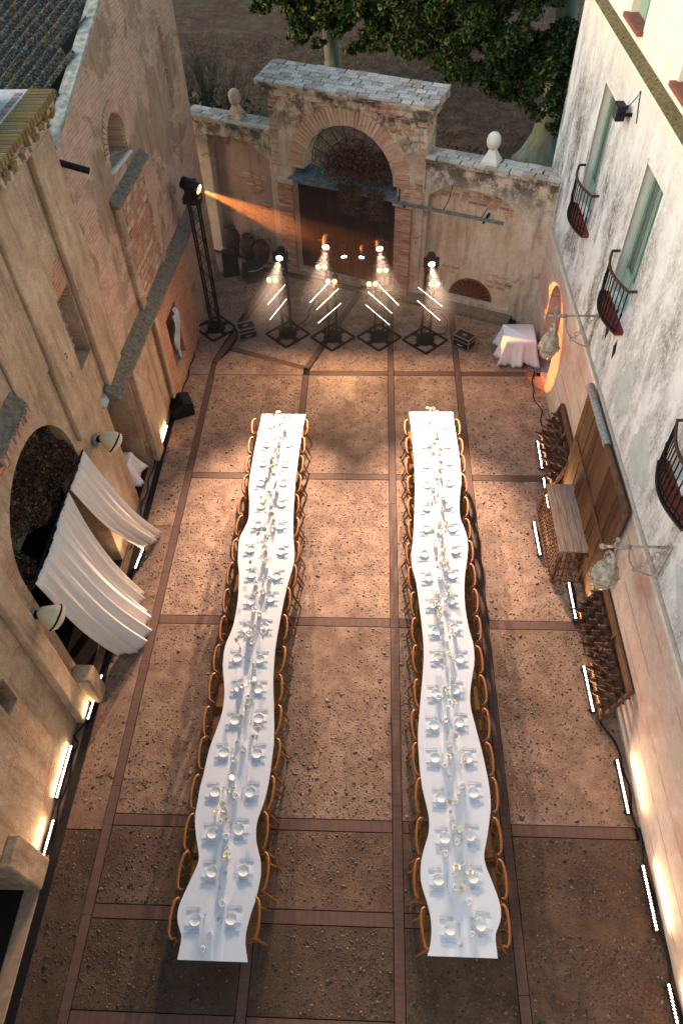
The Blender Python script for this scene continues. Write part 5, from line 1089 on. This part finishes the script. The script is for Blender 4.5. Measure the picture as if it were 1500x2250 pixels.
for i, (x, y, h) in enumerate(((-7.3, 29.0, 3.4), (-6.3, 29.4, 3.7), (-5.3, 28.6, 3.0), (-8.4, 30.0, 3.6))):
    t = thing('bare_shrub', ['dark leafless shrub of thin branches, second from the left house', 'tallest dark leafless shrub beyond the left wall', 'dark leafless shrub nearest the gateway', 'dark leafless shrub nearest the left house'][i], 'shrub', (x, y, -.12), 0, 'bare shrubs beyond the left wall')
    r = random.Random(40+i); m = MB()
    for k in range(34):
        a = r.uniform(0, 6.28); sp_ = r.uniform(.2, 1.1); top = Vector((math.cos(a)*sp_, math.sin(a)*sp_, h*r.uniform(.6, 1.05))); mid = top*.5+Vector((-math.cos(a)*sp_*.2, -math.sin(a)*sp_*.2, 0))
        m.tube([(0, 0, 0), mid, top], [.03, .016, .005], 4)
        for _ in range(4): q_ = mid.lerp(top, r.uniform(0, .9)); m.tube([q_, q_+Vector((r.uniform(-.35, .35), r.uniform(-.35, .35), r.uniform(.2, .7)))], [.009, .003], 3)
    m.build('branches', M['twig'], t)
    n_ = 900; pts = np.c_[rng.normal(0, .55, n_), rng.normal(0, .45, n_), np.abs(rng.normal(.5, .45, n_))]
    leaves('undergrowth', pts, .09, [C(k)[:3] for k in ('3c4438', '4a5140', '2f362e')], 'leaf', t, .5)
n_ = 16000; pts = np.c_[rng.uniform(-9, 9, n_), rng.uniform(20.5, 40, n_), np.abs(rng.normal(0, .06, n_))-.1]; pts = pts[pts[:, 1] > 21+(-pts[:, 0])*.35]
wd_ = leaves('ground_litter', pts, .045, [C(k)[:3] for k in ('5d4c3a', '6f5d49', '584c3c', '4b4436')], 'dry'); wd_['kind'] = 'stuff'
for i, (x, y, s_) in enumerate(((1.6, 24.4, .8), (3.0, 25.2, .9), (-3.9, 25.0, .8), (.2, 22.6, 1.0), (2.2, 22.2, .9), (3.9, 22.6, .9), (-1.3, 23.6, .9))):  # nearer bushes added to darken the shaded ground behind the gateway
    t = thing('low_bush', ['low dark bush right behind the gateway coping', 'low dark bush between gateway and big plane tree', 'low dark bush behind the left finial', 'added low dark bush seen through the gateway arch', 'added low dark bush at the right end of the gateway coping', 'added low dark bush behind the right finial', 'added low dark bush behind the left half of the gateway'][i], 'bush', (x, y, -.12), 0, 'low bushes beyond the wall')
    MB().tube([(0, 0, 0), (.05, 0, s_*.5)], .03, 5).build('stem', M['twig'], t)
    d = rng.normal(0, 1, (2600, 3)); leaves('foliage', np.abs(d*np.array([0, 0, 1]))*np.array([1, 1, s_*.35])+d*np.array([s_*.6, s_*.5, .05]), .07, [C(k)[:3] for k in ('2c3824', '36422a', '232c1d')], 'leaf', t, .55)
# ------------------------------------------------------------------ thin stage smoke around the trusses
sv = bpy.data.materials.new('stage_smoke'); sv.use_nodes = True; nt_ = sv.node_tree; nt_.nodes.clear()
vo = nt_.nodes.new('ShaderNodeOutputMaterial'); pv = nt_.nodes.new('ShaderNodeVolumePrincipled'); pv.inputs['Color'].default_value = (.9, .88, .85, 1); pv.inputs['Density'].default_value = .009; pv.inputs['Anisotropy'].default_value = .25
nt_.links.new(pv.outputs[0], vo.inputs['Volume'])
sb = MB().flat([(-4.55, 14.4), (3.2, 14.4), (3.2, 16.6), (-4.4, 19.9)], .06, 4.3).build('smoke', sv); sb['kind'] = 'stuff'
pm = sv.copy(); pm.name = 'beam_smoke'; pm.node_tree.nodes['Principled Volume'].inputs['Density'].default_value = .022
bd = (Vector((4.3, 14.75, 1.15))-p0).normalized()
pl = MB().lathe([(.05, -.95), (.2, -.8), (.32, -.45), (.36, 0), (.32, .5), (.2, 1.2), (.03, 2.2)], 14, (0, 0, 0), bd.to_track_quat('Z', 'Y').to_matrix().to_4x4()).build('smoke', pm, None, True); pl.location = p0+bd*1.0; pl['kind'] = 'stuff'; pl['label'] = 'denser wisp of smoke in the orange beam'
for x_, y_, z_, r_, dn in ((-1.12, 15.75, 1.8, .45, .035), (.1, 15.75, 1.75, .45, .035)):
    m2 = sv.copy(); m2.node_tree.nodes['Principled Volume'].inputs['Density'].default_value = dn
    pf = MB().lathe([(r_*math.sin(math.pi*(k+.05)/9.1), -r_*math.cos(math.pi*(k+.05)/9.1)) for k in range(10)], 14).build('smoke', m2, None, True); pf.location = (x_, y_, z_); pf.scale = (1, .8, 1); pf['kind'] = 'stuff'; pf['label'] = 'puff of lit smoke in front of the amber lamps'
sb['label'] = 'thin stage smoke hanging around the trusses'
